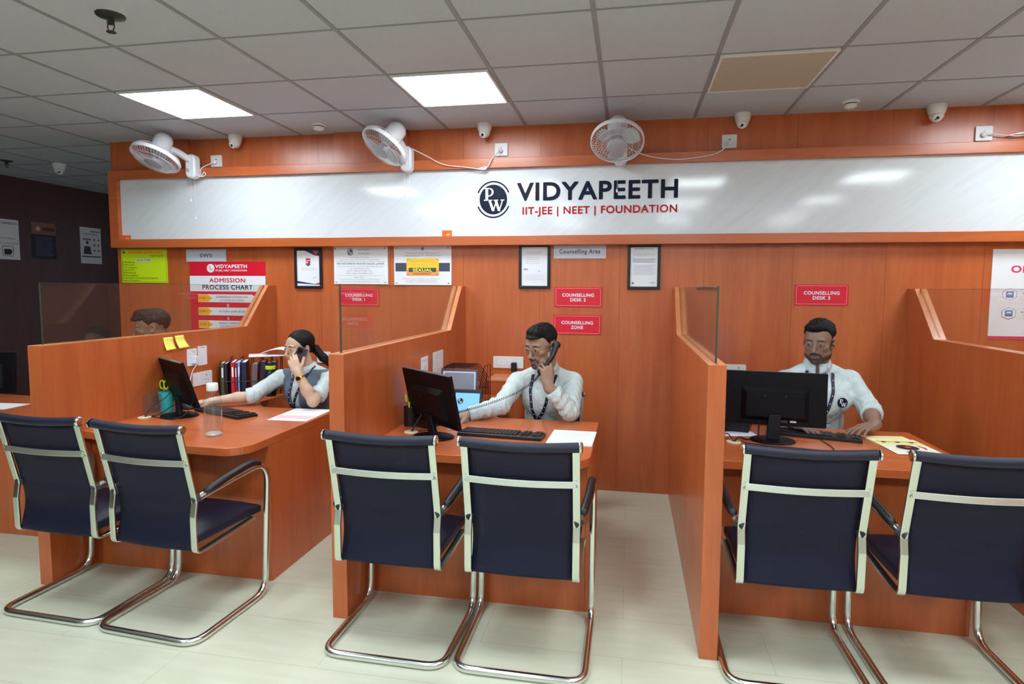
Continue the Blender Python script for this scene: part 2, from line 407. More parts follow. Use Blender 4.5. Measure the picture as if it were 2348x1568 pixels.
def board(name, label, cat, x0, x1, z0, z1, y=4.4732, thick=0.004, items=(), base='paper', group=None, fr=None, mount=None, parent=None, partname='board', bevel=0.0, frame_rgb=None):
    """a flat sign: backing board plus printed shapes; items in fractions of the sign (u from left, v from top)"""
    if fr is None:
        o = Vector((x0, y-thick, z0)); r = Vector((1, 0, 0)); u = Vector((0, 0, 1)); n = Vector((0, -1, 0))
    else: o, r, u, n = fr
    W, Hh = x1-x0, z1-z0
    root = parent or thing(name, label, cat, tuple(o+r*W/2-n*thick), group)
    b = M(); c = [o, o+r*W, o+r*W+u*Hh, o+u*Hh]; vs = c+[p-n*thick for p in c]
    b.add(vs, [(0,1,2,3),(7,6,5,4),(0,4,5,1),(1,5,6,2),(2,6,7,3),(3,7,4,0)])
    bo = b.obj(partname, base, root, bevel=bevel)
    acc = {}; d = 0.0
    for it in items:
        d += 0.00025; kind = it[0]; col = it[-1] if not isinstance(it[-1], dict) else it[-2]
        opt = it[-1] if isinstance(it[-1], dict) else {}
        nm = opt.get('part', 'lettering' if kind == 'text' else 'printed_shape')
        key = (nm, col, len(acc) if kind == 'text' and len(items) < 40 else 0)
        if key not in acc: acc[key] = M()
        m = acc[key]
        if kind == 'rect':
            _, u0, u1, v0, v1 = it[:5]; put(m, *poly2d([(u0*W, (1-v1)*Hh), (u1*W, (1-v1)*Hh), (u1*W, (1-v0)*Hh), (u0*W, (1-v0)*Hh)]), (o, r, u, n), d)
        elif kind == 'rrect':
            _, u0, u1, v0, v1, rr = it[:6]; put(m, *poly2d(rrect(u0*W, u1*W, (1-v1)*Hh, (1-v0)*Hh, rr*Hh)), (o, r, u, n), d)
        elif kind == 'outline':
            _, u0, u1, v0, v1, rr, t = it[:7]
            a = rrect(u0*W, u1*W, (1-v1)*Hh, (1-v0)*Hh, rr*Hh); t *= Hh
            bb = rrect(u0*W+t, u1*W-t, (1-v1)*Hh+t, (1-v0)*Hh-t, max(rr*Hh-t, 1e-4)); k = len(a)
            put(m, a+bb, [(i, (i+1) % k, k+(i+1) % k, k+i) for i in range(k)], (o, r, u, n), d)
        elif kind == 'poly': put(m, *poly2d([(p[0]*W, (1-p[1])*Hh) for p in it[1]]), (o, r, u, n), d)
        elif kind == 'disc':
            _, cu, cv, rr = it[:4]; put(m, *poly2d([(cu*W+rr*Hh*math.cos(a), (1-cv)*Hh+rr*Hh*math.sin(a)) for a in np.linspace(0, 2*PI, 24, endpoint=False)]), (o, r, u, n), d)
        elif kind == 'text':
            _, s, cu, cv, hh, ww = it[:6]
            vs, fs = text2d(s, cu*W, (1-cv)*Hh, hh*Hh, ww*W if ww else None, opt.get('bold', 0.0), opt.get('align', 'c'))
            put(m, vs, fs, (o, r, u, n), d)
        elif kind == 'emblem':
            _, cu, cv, rr, c2 = it[:5]; dk, lt = emblem_shapes(rr*Hh)
            for vs, fs in dk: put(m, [(p[0]+cu*W, p[1]+(1-cv)*Hh) for p in vs], fs, (o, r, u, n), d)
            k2 = (nm, c2, 0); acc.setdefault(k2, M())
            for vs, fs in lt: put(acc[k2], [(p[0]+cu*W, p[1]+(1-cv)*Hh) for p in vs], fs, (o, r, u, n), d+.00025)
    for (nm, col, _k), m in acc.items():
        if isinstance(col, tuple):
            mn = 'print_%d_%d_%d' % col; mat(mn, col, 0.5); col = mn
        m.obj(nm, col, root)
    return root

# ------------------------------------------------------------------ the room
YW = 4.474; XL = -4.32; CEIL = 2.716; GX = -3.778; GY = 3.904; T = 0.6
def struct(m, name, material, **k): return tag(m.obj(name, material, **k), kind='structure')
struct(M().box(-7.2, 4.4, -3.6, 9.6, -0.12, 0), 'floor', 'vinyl_floor')
struct(M().box(-7.2, 4.4, -3.6, 9.6, CEIL, CEIL+0.12), 'ceiling', 'ceiling_tile')
g = M()
i = 0
for k in range(-6, 15):
    x = GX+T*k
    if -6.75 < x < 4.2: g.box(x-0.011, x+0.011, -3.5, 9.5, CEIL-0.0035, CEIL+0.001)
for k in range(-10, 13):
    y = GY+T*k
    if -3.5 < y < 9.5: g.box(-6.75, 4.2, y-0.006, y+0.006, CEIL-0.003, CEIL+0.001)
struct(g, 'trim_1', 'ceiling_bar')
struct(M().box(XL, 4.3, YW, YW+0.16, 0, CEIL), 'wall_back', 'wood_wall')
struct(M().box(-6.9, -6.75, -3.6, 9.6, 0, CEIL), 'wall_left', 'wood_unlit')
struct(M().box(4.2, 4.4, -3.6, YW, 0, CEIL), 'wall_right', 'wood_vertical')
mat('wall_paint', (206, 204, 198), 0.7)
struct(M().box(-6.9, 4.4, -3.6, -3.4, 0, CEIL), 'wall_front', 'wall_paint')
struct(M().box(-6.9, XL+0.1, 9.4, 9.6, 0, CEIL), 'wall_far', 'wood_unlit')
# shallow pilasters of the band above the sign
struct(M().box(XL, -3.585, YW-0.03, YW, 2.47, CEIL), 'trim_2', 'wood_vertical', bevel=0.002)
struct(M().box(-2.3, -1.69, YW-0.03, YW, 2.47, CEIL), 'trim_3', 'wood_vertical', bevel=0.002)

# ------------------------------------------------------------------ ceiling lights
def ceiling_light(ix, yrow, label, on=True):
    x0 = GX+T*ix+0.014; x1 = x0+T-0.028; y0 = yrow+0.013; y1 = y0+T-0.026
    r = thing('ceiling_light', label, 'ceiling light', ((x0+x1)/2, (y0+y1)/2, CEIL-0.012), 'ceiling light panels' if on else None)
    f = M(); f.box(x0, x1, y0, y0+.012, CEIL-.012, CEIL-.0005); f.box(x0, x1, y1-.012, y1, CEIL-.012, CEIL-.0005)
    f.box(x0, x0+.012, y0+.012, y1-.012, CEIL-.012, CEIL-.0005); f.box(x1-.012, x1, y0+.012, y1-.012, CEIL-.012, CEIL-.0005)
    f.obj('light_frame', 'white_plastic', r)
    M().box(x0+.012, x1-.012, y0+.012, y1-.012, CEIL-.009, CEIL-.001).obj('diffuser', 'diffuser' if on else 'off_diffuser', r)
    return r
ceiling_light(1, GY-T, 'lit square ceiling panel above the leftmost wall fan')
ceiling_light(4, GY-T, 'lit square ceiling panel near the middle wall fan, right of the other lit panel')
ceiling_light(7, GY-T, 'unlit yellowish square ceiling panel right of the lit panels', on=False)
ceiling_light(10, GY-T, 'lit square ceiling panel above the far right desk')
for row, nm in ((GY-4*T, 'second row from the sign'), (GY-7*T, 'third row from the sign'), (GY-10*T, 'last row, behind the camera')):
    for ix, cn in ((1, 'left'), (4, 'middle left'), (7, 'middle right'), (10, 'right')):
        ceiling_light(ix, row, 'lit square ceiling panel, %s of the %s' % (cn, nm))

# ------------------------------------------------------------------ sign board along the wall
SY = 4.385
sb = thing('sign_board', 'long white marbled sign board with navy emblem in an orange wood frame', 'sign board', (-0.9, SY, 1.835))
f = M()
X0, X1 = -4.30, 4.19
f.prism([(X0, 1.835), (X1, 1.835), (X1, 1.903), (X0+.085, 1.903), (X0+.085, 2.398), (X1, 2.398), (X1, 2.468), (X0, 2.468)], 'y', SY, YW-0.001)
f.obj('sign_frame', 'wood_across', sb, bevel=0.002)
M().box(X0+.085, X1, 4.42, YW-0.001, 1.903, 2.398).obj('sign_panel', 'marble_laminate', sb)
SF = (Vector((0, 4.4195, 0)), Vector((1, 0, 0)), Vector((0, 0, 1)), Vector((0, -1, 0)))
mat('navy', (9, 20, 46), 0.5, spec=.2); mat('sign_red', (184, 12, 26), 0.5, spec=.2); mat('print_white', (235, 238, 242), 0.4)
em = M(); em2 = M()
dk, lt = emblem_shapes(0.131)
for vs, fs in dk: put(em, [(p[0]-1.011, p[1]*1.04+2.173) for p in vs], fs, SF, 0.0006)
for vs, fs in lt: put(em2, [(p[0]-1.011, p[1]*1.04+2.173) for p in vs], fs, SF, 0.0012)
eo = em.obj('emblem', 'navy', sb); em2.obj('emblem_letters', 'print_white', eo)
t = M(); vs, fs = text2d('VIDYAPEETH', -0.255, 2.224, 0.122, 1.142, 0.040, extr=0.0012)
put(t, vs, fs, SF, 0.0014); o = t.obj('lettering', 'navy', sb); o['label'] = 'large navy letters'
t = M(); vs, fs = text2d('IIT-JEE | NEET | FOUNDATION', -0.236, 2.086, 0.051, 1.105, 0.032, extr=0.0012)
put(t, vs, fs, SF, 0.0014); o = t.obj('lettering', 'sign_red', sb); o['label'] = 'smaller red letters'
for x, z, w, h, lab in ((-1.37, 1.9045, .078, .046, 'small orange sticker on the sign frame ledge below the middle wall fan'), (-4.175, 1.9045, .085, .036, 'small orange sticker in the lower left corner of the sign board')):
    board('sticker', lab, 'sticker', x-w/2, x+w/2, z, z+h, y=4.4195, thick=0.001, base=mat('sticker_orange', (250, 110, 50), 0.4),
          items=[('rect', .1, .5, .35, .5, (235, 70, 30)), ('rect', .45, .8, .55, .85, (255, 190, 90))], group='stickers on the sign board')

# ------------------------------------------------------------------ signs and notices on the wall
R_, N_, WH = (214, 22, 48), (22, 34, 84), (238, 240, 244)
def red_sign(x0, x1, z0, z1, a, b, label, wa=.66, wb=.34):
    mat('sign_face_red', (222, 26, 50), 0.35)
    board('counselling_sign', label, 'sign', x0, x1, z0, z1, base='sign_face_red', group='red counselling signs',
          items=[('outline', .03, .97, .06, .94, .07, .012, (250, 190, 195), {'part': 'border'}),
                 ('text', a, .5, .40, .155, wa, WH, {'bold': .04}), ('text', b, .5, .64, .155, wb, WH, {'bold': .04})])
red_sign(-2.288, -1.943, 1.370, 1.510, 'COUNSELLING', 'DESK 1', 'red sign reading COUNSELLING DESK 1, below the emblem plaque', .66, .30)
red_sign(-.553, -.199, 1.381, 1.527, 'COUNSELLING', 'DESK 2', 'red sign reading COUNSELLING DESK 2, upper of two stacked red signs', .66, .32)
red_sign(-.557, -.203, 1.176, 1.322, 'COUNSELLING', 'ZONE', 'red sign reading COUNSELLING ZONE above the man with glasses', .66, .25)
red_sign(1.132, 1.479, 1.411, 1.555, 'COUNSELLING', 'DESK 3', 'red sign reading COUNSELLING DESK 3, above the bearded man', .66, .32)
mat('sign_grey', (208, 212, 226), 0.4)
board('area_sign', 'white sign reading SWS above the red admission chart', 'sign', -3.654, -3.283, 1.722, 1.823, base='sign_grey',
      items=[('outline', .03, .97, .08, .92, .06, .008, (150, 155, 175), {'part': 'border'}), ('text', 'SWS', .5, .5, .30, .30, (40, 44, 66), {'bold': .012})], group='white area signs')
board('area_sign', 'white sign reading Counselling Area', 'sign', -.560, -.175, 1.739, 1.841, base='sign_grey',
      items=[('outline', .03, .97, .08, .92, .06, .008, (150, 155, 175), {'part': 'border'}), ('text', 'Counselling Area', .5, .49, .30, .78, (40, 44, 66), {'bold': .018})], group='white area signs')
YL = (16, 60, 20)
its = [('outline', .015, .985, .02, .98, .02, .008, (40, 80, 10), {'part': 'border'}),
       ('rect', .14, .94, .06, .135, (250, 210, 30)), ('disc', .065, .09, .035, (40, 60, 20)),
       ('text', 'SWS(STUDENTS WELFARE SOCIETY)', .54, .095, .045, .76, (220, 30, 20), {'bold': .03}),
       ('text', 'Contact No. 9352324022', .78, .175, .030, .32, YL), ('text', 'SAC 1  Cabin 12', .80, .215, .030, .26, YL),
       ('rrect', .31, .68, .275, .365, .02, (225, 230, 200)), ('text', 'ISSUE TYPES', .495, .32, .05, .30, (50, 60, 60), {'bold': .02})]
for k, s in enumerate(('Police', 'Hostel', 'Transport', 'School', 'Medical', 'Discipline', 'All Types Of Internal And External')):
    v = .385+k*.078
    its += [('outline', .03, .065, v-.025, v+.025, .003, .006, YL, {'part': 'tick_box'}), ('text', s, .08, v, .042, (.07*len(s)**.62 if k < 6 else .72)*1.0, YL, {'align': 'l'})]
its += [('text', 'Issue Of Students', .03, .925, .042, .37, YL, {'align': 'l'})]
mat('notice_yellow', (206, 238, 20), 0.5)
board('notice', 'bright yellow-green notice listing issue types, left of the admission chart', 'notice', -4.283, -3.839, 1.543, 1.826, base='notice_yellow', items=its)

# admission process chart
def ch_items():
    z0, z1 = 0.80, 1.720; Hh = z1-z0
    def v(z): return (z1-z)/Hh
    a = [('emblem', .285, v(1.668), .030/Hh, (225, 40, 60), (240, 240, 244)), ]
    a = [('disc', .285, v(1.667), .036/Hh, WH, {'part': 'emblem'}), ('emblem', .285, v(1.667), .034/Hh, (228, 150, 160), {'part': 'emblem'})]
    a = [('disc', .285, v(1.667), .036/Hh, WH, {'part': 'emblem'})]
    a += [('text', 'VIDYAPEETH', .555, v(1.682), .028/Hh, .415, WH, {'bold': .045}), ('text', 'IIT-JEE | NEET | FOUNDATION', .555, v(1.648), .014/Hh, .41, WH, {'bold': .03}),
          ('rect', 0, 1, v(1.604), v(1.475), WH), ('text', 'ADMISSION', .5, v(1.567), .034/Hh, .47, R_, {'bold': .035}),
          ('text', 'PROCESS CHART', .5, v(1.510), .036/Hh, .66, N_, {'bold': .035})]
    for k, (s1, s2) in enumerate((('ADMISSION & COUNSELLING', '(COUNSELLING ZONE)'), ('AUTOPAY & EMI SETUP', ''), ('PROFILE COMPLETION &', 'DOCUMENT SUBMISSION'))):
        zc = 1.418-.109*k
        a += [('poly', [(.11, v(zc+.033)), (.82, v(zc+.033)), (.90, v(zc)), (.82, v(zc-.033)), (.11, v(zc-.033))], WH),
              ('poly', [(.105, v(zc+.031)), (.235, v(zc+.031)), (.295, v(zc)), (.235, v(zc-.031)), (.105, v(zc-.031))], (250, 190, 40)),
              ('text', 'STEP %d' % (k+1), .18, v(zc), .020/Hh, .12, (226, 90, 30), {'bold': .03}),
              ('text', s1, .555, v(zc+(.012 if s2 else 0)), .015/Hh, .42 if k == 0 else .34, (70, 74, 110), {'bold': .01})]
        if s2: a.append(('text', s2, .555, v(zc-.016), .015/Hh, .32, (150, 90, 110)))
        for q in (0, .013):
            zz = zc-.045-q
            a.append(('poly', [(.49, v(zz)), (.503, v(zz-.006)), (.516, v(zz)), (.516, v(zz-.007)), (.503, v(zz-.013)), (.49, v(zz-.007))], WH))
    return a, z0, z1
its, z0, z1 = ch_items()
ch = board('admission_chart', 'tall red and white chart headed ADMISSION PROCESS CHART', 'poster', -3.627, -2.928, z0, z1, base='sign_face_red', items=its)
m = M(); m2 = M(); FR = (Vector((0, 4.4695, 0)), Vector((1, 0, 0)), Vector((0, 0, 1)), Vector((0, -1, 0)))
for vs, fs in emblem_shapes(.032)[1]: put(m, [(p[0]-3.428, p[1]+1.667) for p in vs], fs, FR, 0.0012)
m.obj('emblem_letters', mat('faint_red', (226, 120, 130), .5), ch)

# acrylic plaques with four screws
def plaque(x0, x1, z0, z1, label, items, name):
    b = board(name, label, 'plaque', x0, x1, z0, z1, thick=0.008, items=items, bevel=.001)
    for sx in (x0+.022, x1-.022):
        for sz in (z0+.018, z1-.022):
            M().lathe([(.0075, 0), (.0075, .003), (.004, .005), (0, .005)], (sx, YW-.0082, sz), (0, -1, 0), 14).obj('screw_cap', 'chrome', b, smooth='auto')
    return b
G1 = (150, 158, 172); G2 = (120, 128, 148)
plaque(-2.322, -1.867, 1.541, 1.842, 'white plaque with round emblem above the DESK 1 sign', [
    ('emblem', .31, .16, .095, WH, (60, 80, 105)), ('text', 'PHYSICS', .565, .105, .05, .21, G1), ('text', 'WALLAH', .565, .20, .05, .21, G1),
    ('text', 'PHYSICSWALLAH LIMITED', .48, .305, .026, .36, G1), ('text', '(Formerly known as Physicswallah Private Limited)', .48, .36, .024, .72, G1),
    ('rect', .06, .94, .405, .409, G1), ('text', 'PW VIDYAPEETH PRATAP NAGAR, JAIPUR', .5, .465, .045, .87, G2, {'bold': .02}),
    ('text', '2nd floor and ground floor, near sector road, Pratap Nagar, Jaipur', .5, .535, .022, .86, G1),
    ('text', 'CIN : U80900UP2020PLC129223', .48, .59, .024, .36, (190, 150, 160)), ('text', 'GSTIN : 08AALCP7180C1ZW', .48, .65, .030, .46, G1), ('text', 'PAN : AALCP7180C1ZW', .48, .715, .030, .5, G1),
    ('rect', .06, .94, .77, .774, G1), ('text', 'Regd. Office :', .48, .815, .03, .19, G1),
    ('text', 'Plot No. B-8, Tower A 101-119, Noida One, Noida, Sector 62', .48, .87, .022, .76, G1), ('text', 'Noida, Gautam Buddha Nagar, Uttar Pradesh - 201309', .48, .925, .022, .72, G1)], 'wall_plaque')
plaque(-1.815, -1.350, 1.537, 1.842, 'white plaque with yellow panel and dark band, right of the emblem plaque', [
    ('emblem', .5, .085, .045, WH, (60, 80, 105)), ('text', 'We strictly follow Prevention of', .5, .19, .038, .58, G1), ('text', 'Sexual Harassment (POSH) Policy', .5, .255, .038, .63, G1),
    ('rect', .025, .975, .44, .655, (66, 74, 92)), ('rrect', .22, .785, .33, .765, .03, (252, 205, 60)), ('rrect', .22, .785, .60, .765, .03, (248, 168, 90)),
    ('text', 'Zero Tolerance', .5, .40, .055, .42, (240, 180, 20)), ('text', 'for any kind of', .5, .495, .055, .40, (240, 180, 20)),
    ('rect', .26, .74, .565, .67, (70, 84, 70)), ('text', 'SEXUAL', .5, .618, .075, .33, (250, 232, 90), {'bold': .05}), ('text', 'HARASSMENT.', .5, .715, .04, .32, (190, 60, 20), {'bold': .03}),
    ('disc', .245, .36, .012, (120, 90, 30)), ('disc', .76, .36, .012, (120, 90, 30)), ('disc', .245, .735, .012, (160, 60, 30)), ('disc', .76, .735, .012, (160, 60, 30)),
    ('text', 'Please refer to our POSH Policy in the website portal', .48, .835, .022, .64, G1), ('text', 'For any query or complaint write an email to', .48, .88, .022, .54, G1), ('text', 'hrteam@ : icc committee and redressal cell', .48, .925, .022, .54, G1)], 'wall_plaque')

def picture_frame(x0, x1, z0, z1, label, items, tilt=0.0):
    r = thing('picture_frame', label, 'framed certificate', ((x0+x1)/2, YW, z0), 'framed certificates on the wall')
    w = .020; f = M()
    for a in ((x0, x1, z0, z0+w), (x0, x1, z1-w, z1), (x0, x0+w, z0+w, z1-w), (x1-w, x1, z0+w, z1-w)): f.box(a[0], a[1], YW-.02, YW, a[2], a[3])
    f.obj('frame', 'black_plastic', r, bevel=.003)
    board('', '', '', x0+w, x1-w, z0+w, z1-w, y=YW-.004, thick=.005, items=items, parent=r, partname='certificate')
    for c in r.children: c.location = (0, 0, 0)
    return r
mat('black_gloss', (12, 12, 14), 0.2)
LN = (170, 178, 195)
def lines(v0, n, dv, u0, u1, c=LN, h=.006): return [('rect', u0, u1 - (.1 if k % 3 == 2 else 0)*(u1-u0), v0+k*dv, v0+k*dv+h, c) for k in range(n)]
picture_frame(-2.662, -2.424, 1.506, 1.827, 'black framed certificate with navy corners and red shield crest', [
    ('poly', [(.35, 0), (1, 0), (1, .15), (.8, .14)], (40, 44, 96)), ('poly', [(.68, .0), (.96, 0), (.84, .15)], (200, 70, 60)), ('poly', [(0, .93), (0, .86), (.95, .97)], (40, 50, 120)), ('poly', [(.70, .965), (1, .90), (1, .97)], (190, 80, 70)),
    ('poly', [(.40, .22), (.59, .22), (.59, .36), (.495, .40), (.40, .36)], (206, 40, 44)), ('poly', [(.40, .36), (.495, .40), (.59, .36), (.59, .40), (.495, .45), (.40, .40)], (60, 90, 130)),
    ('rect', .43, .56, .27, .29, WH), ('rect', .43, .48, .31, .36, WH), ('rect', .2, .8, .50, .507, LN), ('rect', .15, .85, .55, .555, LN), ('poly', [(.7, .79), (.86, .74), (.86, .745), (.7, .80)], (120, 130, 160))])
picture_frame(-.822, -.586, 1.516, 1.844, 'black framed typed letter left of the Counselling Area sign', lines(.12, 3, .03, .2, .8)+lines(.27, 4, .05, .15, .7)+[('rect', .08, .25, .55, .60, LN), ('disc', .68, .62, .012, N_)]+lines(.72, 5, .03, .1, .9, (205, 212, 224)))
picture_frame(-.018, .214, 1.514, 1.838, 'black framed typed letter right of the Counselling Area sign', [('text', 'Bharat Sevak Samaj Delhi', .5, .04, .022, .7, (40, 44, 60), {'bold': .03}), ('rect', .1, .9, .075, .08, LN)]+lines(.16, 3, .03, .1, .9)+lines(.29, 4, .028, .08, .92, (130, 140, 160), .009)+lines(.45, 9, .03, .12, .9)+[('disc', .1, .91, .022, (60, 70, 100)), ('poly', [(.7, .90), (.9, .87), (.86, .93)], (190, 198, 214))])

# right poster, cut by the photo edge
HX = lambda cu, cv, ru, rv: [(cu+ru*math.sin(math.radians(60*k)), cv-rv*math.cos(math.radians(60*k))) for k in range(6)]
its = [('rect', 0, 1, .965, 1, (224, 50, 90)), ('text', 'ON', .190, .22, .072, .128, (232, 60, 100), {'bold': .05})]
for k, (cv, a, b) in enumerate(((.50, 'ADMISSION', 'SUBMIT'), (.71, 'HEALTH &', 'DOWNLOAD'))):
    its += [('poly', HX(.125, cv, .052, .067), (150, 60, 130)), ('poly', HX(.125, cv, .049, .063), (240, 243, 250)), ('rrect', .10, .15, cv-.035, cv+.035, .008, (90, 130, 180)), ('rect', .11, .14, cv-.02, cv+.0, (225, 232, 245)),
            ('text', a, .205, cv-.015, .017, .17, (50, 56, 110), {'bold': .02, 'align': 'l'}), ('text', b, .225, cv+.022, .017, .14, (50, 56, 110), {'bold': .02, 'align': 'l'}),
            ('rect', .18, .95, cv-.052, cv-.050, (170, 176, 200)), ('rect', .18, .95, cv+.055, cv+.057, (170, 176, 200))]
board('poster', 'white poster with pink ON lettering and hexagon icons at the right edge', 'poster', 2.343, 3.25, 1.200, 1.792, items=its)
# posters on the dark left wall
LF = lambda y, z: (Vector((-6.75, y, z)), Vector((0, 1, 0)), Vector((0, 0, 1)), Vector((1, 0, 0)))
def lposter(y0, y1, z0, z1, label, items, base='paper'):
    fr = LF(y0, z0); fr = (fr[0]+Vector((.003, 0, 0)), *fr[1:])
    return board('poster', label, 'poster', 0, y1-y0, 0, z1-z0, fr=fr, thick=.003, items=items, base=base, group='posters on the dark left wall')
lposter(5.16, 5.67, 1.80, 2.24, 'large white poster with camera icon at the left edge of the dark wall', [('text', 'VIDYAPEETH', .72, .10, .045, .48, (60, 60, 80), {'bold': .03}), ('text', 'CCTV Surveillance', .70, .47, .04, .4, (100, 100, 125)), ('text', 'is active on these Premises', .72, .59, .035, .5, (100, 100, 125)),
    ('outline', .62, .86, .66, .92, .04, .012, (40, 44, 64)), ('poly', [(.66, .74), (.80, .74), (.84, .78), (.80, .88), (.66, .88)], (30, 34, 54))])
lposter(5.812, 6.11, 1.827, 2.245, 'dark poster with brown header between two white posters on the left wall', [('rect', 0, 1, 0, .33, (150, 96, 80)), ('disc', .28, .18, .06, (220, 200, 190)), ('rect', .45, .95, .13, .22, (90, 50, 50))]+lines(.40, 11, .05, .15, .85, (120, 110, 150), .012), base=mat('poster_dark', (34, 30, 56), .5))
lposter(6.435, 6.735, 1.797, 2.25, 'white poster with figure and small icons nearest the sign wall', [('rect', .5, .95, .09, .12, (120, 120, 140)), ('rect', .15, .85, .17, .19, (150, 150, 170)), ('disc', .32, .42, .045, (60, 64, 84)), ('poly', [(.12, .74), (.18, .52), (.45, .52), (.52, .74)], (60, 64, 84)),
    ('rect', .05, .95, .79, .82, (50, 54, 74))]+[('disc', .66+.2*a, .33+.15*b, .028, (90, 90, 110)) for a in (0, 1) for b in (0, 1, 2)]+[('disc', .15+.1*a, .33, .025, (70, 70, 95)) for a in (0, 1, 2, 3)])

# ------------------------------------------------------------------ sockets, cameras, detectors, sprinkler
def socket_fan(x, z, label, plug=True):
    r = thing('wall_socket', label, 'socket', (x, YW, z-.047), 'square sockets above the sign board')
    M().prism(rrect(x-.05, x+.05, z-.047, z+.047, .006), 'y', YW-.012, YW).obj('faceplate', 'switch_white', r, bevel=.002)
    h = M(); h.lathe([(.004, 0), (.004, .002), (0, .002)], (x, YW-.0122, z+.012), (0, -1, 0), 10).obj('socket_hole', 'black_gloss', r)
    M().lathe([(.016, 0), (.017, .016), (.009, .022), (0, .022)], (x-.004, YW-.012, z-.010), (0, -1, 0), 14).obj('plug', 'white_plastic', r, smooth='auto')
    return r
socket_fan(-3.34, 2.536, 'white square socket right of the leftmost wall fan')
socket_fan(-.962, 2.546, 'white square socket between the middle and right wall fans')
socket_fan(.662, 2.545, 'white square socket right of the rightmost visible wall fan')
socket_fan(2.242, 2.537, 'white square socket at the top right corner')
def dome(x, y, label, s=1.0, face=None):
    r = thing('security_camera', label, 'security camera', (x, y, CEIL-.1), 'security cameras under the ceiling')
    M().lathe([(.055*s, 0), (.055*s, .012), (.052*s, .03), (.046*s, .05), (.040*s, .058)], (x, y, CEIL), (0, 0, -1), 28).obj('camera_base', 'white_plastic', r, smooth='auto')
    d = Vector(face or (-.15, -.75, -.55)).normalized(); c = Vector((x, y, CEIL-.058*s))
    b = M().ball(c, .041*s, 24, 16).obj('camera_ball', 'white_plastic', r, smooth=True)
    M().lathe([(.026*s, .032*s), (.026*s, .043*s), (.018*s, .0445*s), (0, .0445*s)], c, d, 22).obj('camera_face', 'white_plastic', r, smooth='auto')
    M().lathe([(.009*s, .0445*s), (.009*s, .0458*s), (0, .046*s)], c, d, 16).obj('lens', 'black_gloss', r)
    u = d.orthogonal().normalized()
    M().lathe([(.005*s, .0445*s), (.005*s, .0455*s), (0, .0455*s)], c+u*.014*s, d, 10).obj('status_light', 'dark_plastic', r)
    return r
dome(-3.118, 4.40, 'white dome security camera right of the leftmost wall fan')
dome(-1.072, 4.39, 'white dome security camera above the big navy V of the sign')
dome(.737, 4.42, 'white dome security camera right of the wall fan facing front')
dome(1.937, 4.42, 'white dome security camera near the right ceiling corner', 1.05)
dome(-5.57, 5.12, 'small dome security camera in the dim area at the far left', 1.05, (.6, -.6, -.6))
def detector(x, y, label):
    r = thing('smoke_detector', label, 'smoke detector', (x, y, CEIL-.045), 'smoke detectors on the ceiling')
    M().lathe([(.052, 0), (.052, .010), (.046, .016)], (x, y, CEIL), (0, 0, -1), 28).obj('detector_base', 'white_plastic', r, smooth='auto')
    M().lathe([(.036, .014), (.036, .020)], (x, y, CEIL), (0, 0, -1), 24).obj('sensor_slot', 'dark_plastic', r)
    M().lathe([(.040, .022), (.038, .036), (.024, .045), (0, .046)], (x, y, CEIL), (0, 0, -1), 28).obj('detector_cover', 'white_plastic', r, smooth='auto')
detector(-2.285, 4.20, 'white smoke detector between the two left wall fans')
detector(1.36, 4.24, 'white smoke detector between the two right security cameras')
def sprinkler(x, y, label, s=1.0):
    mat('dull_steel', (66, 72, 70), 0.4, metal=.6)
    r = thing('fire_sprinkler', label, 'sprinkler', (x, y, CEIL-.07), 'fire sprinklers')
    M().lathe([(.052*s, 0), (.050*s, .006), (.02*s, .016), (.014*s, .018)], (x, y, CEIL), (0, 0, -1), 26).obj('ceiling_plate', 'dull_steel', r, smooth='auto')
    b = M(); b.lathe([(.013*s, .015), (.013*s, .034*s), (.008, .036*s)], (x, y, CEIL), (0, 0, -1), 14)
    for sg in (-1, 1): b.tube([(x+sg*.012*s, y, CEIL-.03*s), (x+sg*.016*s, y, CEIL-.046*s), (x+sg*.006*s, y, CEIL-.062*s)], .0028, 8)
    b.obj('sprinkler_body', 'dull_steel', r, smooth='auto')
    M().lathe([(.017*s, .062*s), (.017*s, .065*s), (0, .066*s)], (x, y, CEIL), (0, 0, -1), 16).obj('deflector', 'dull_steel', r)
sprinkler(-2.30, 2.40, 'dark metal fire sprinkler on the ceiling at the upper left', 1.15)
sprinkler(-5.95, 4.92, 'small fire sprinkler in the dim area at the far left')

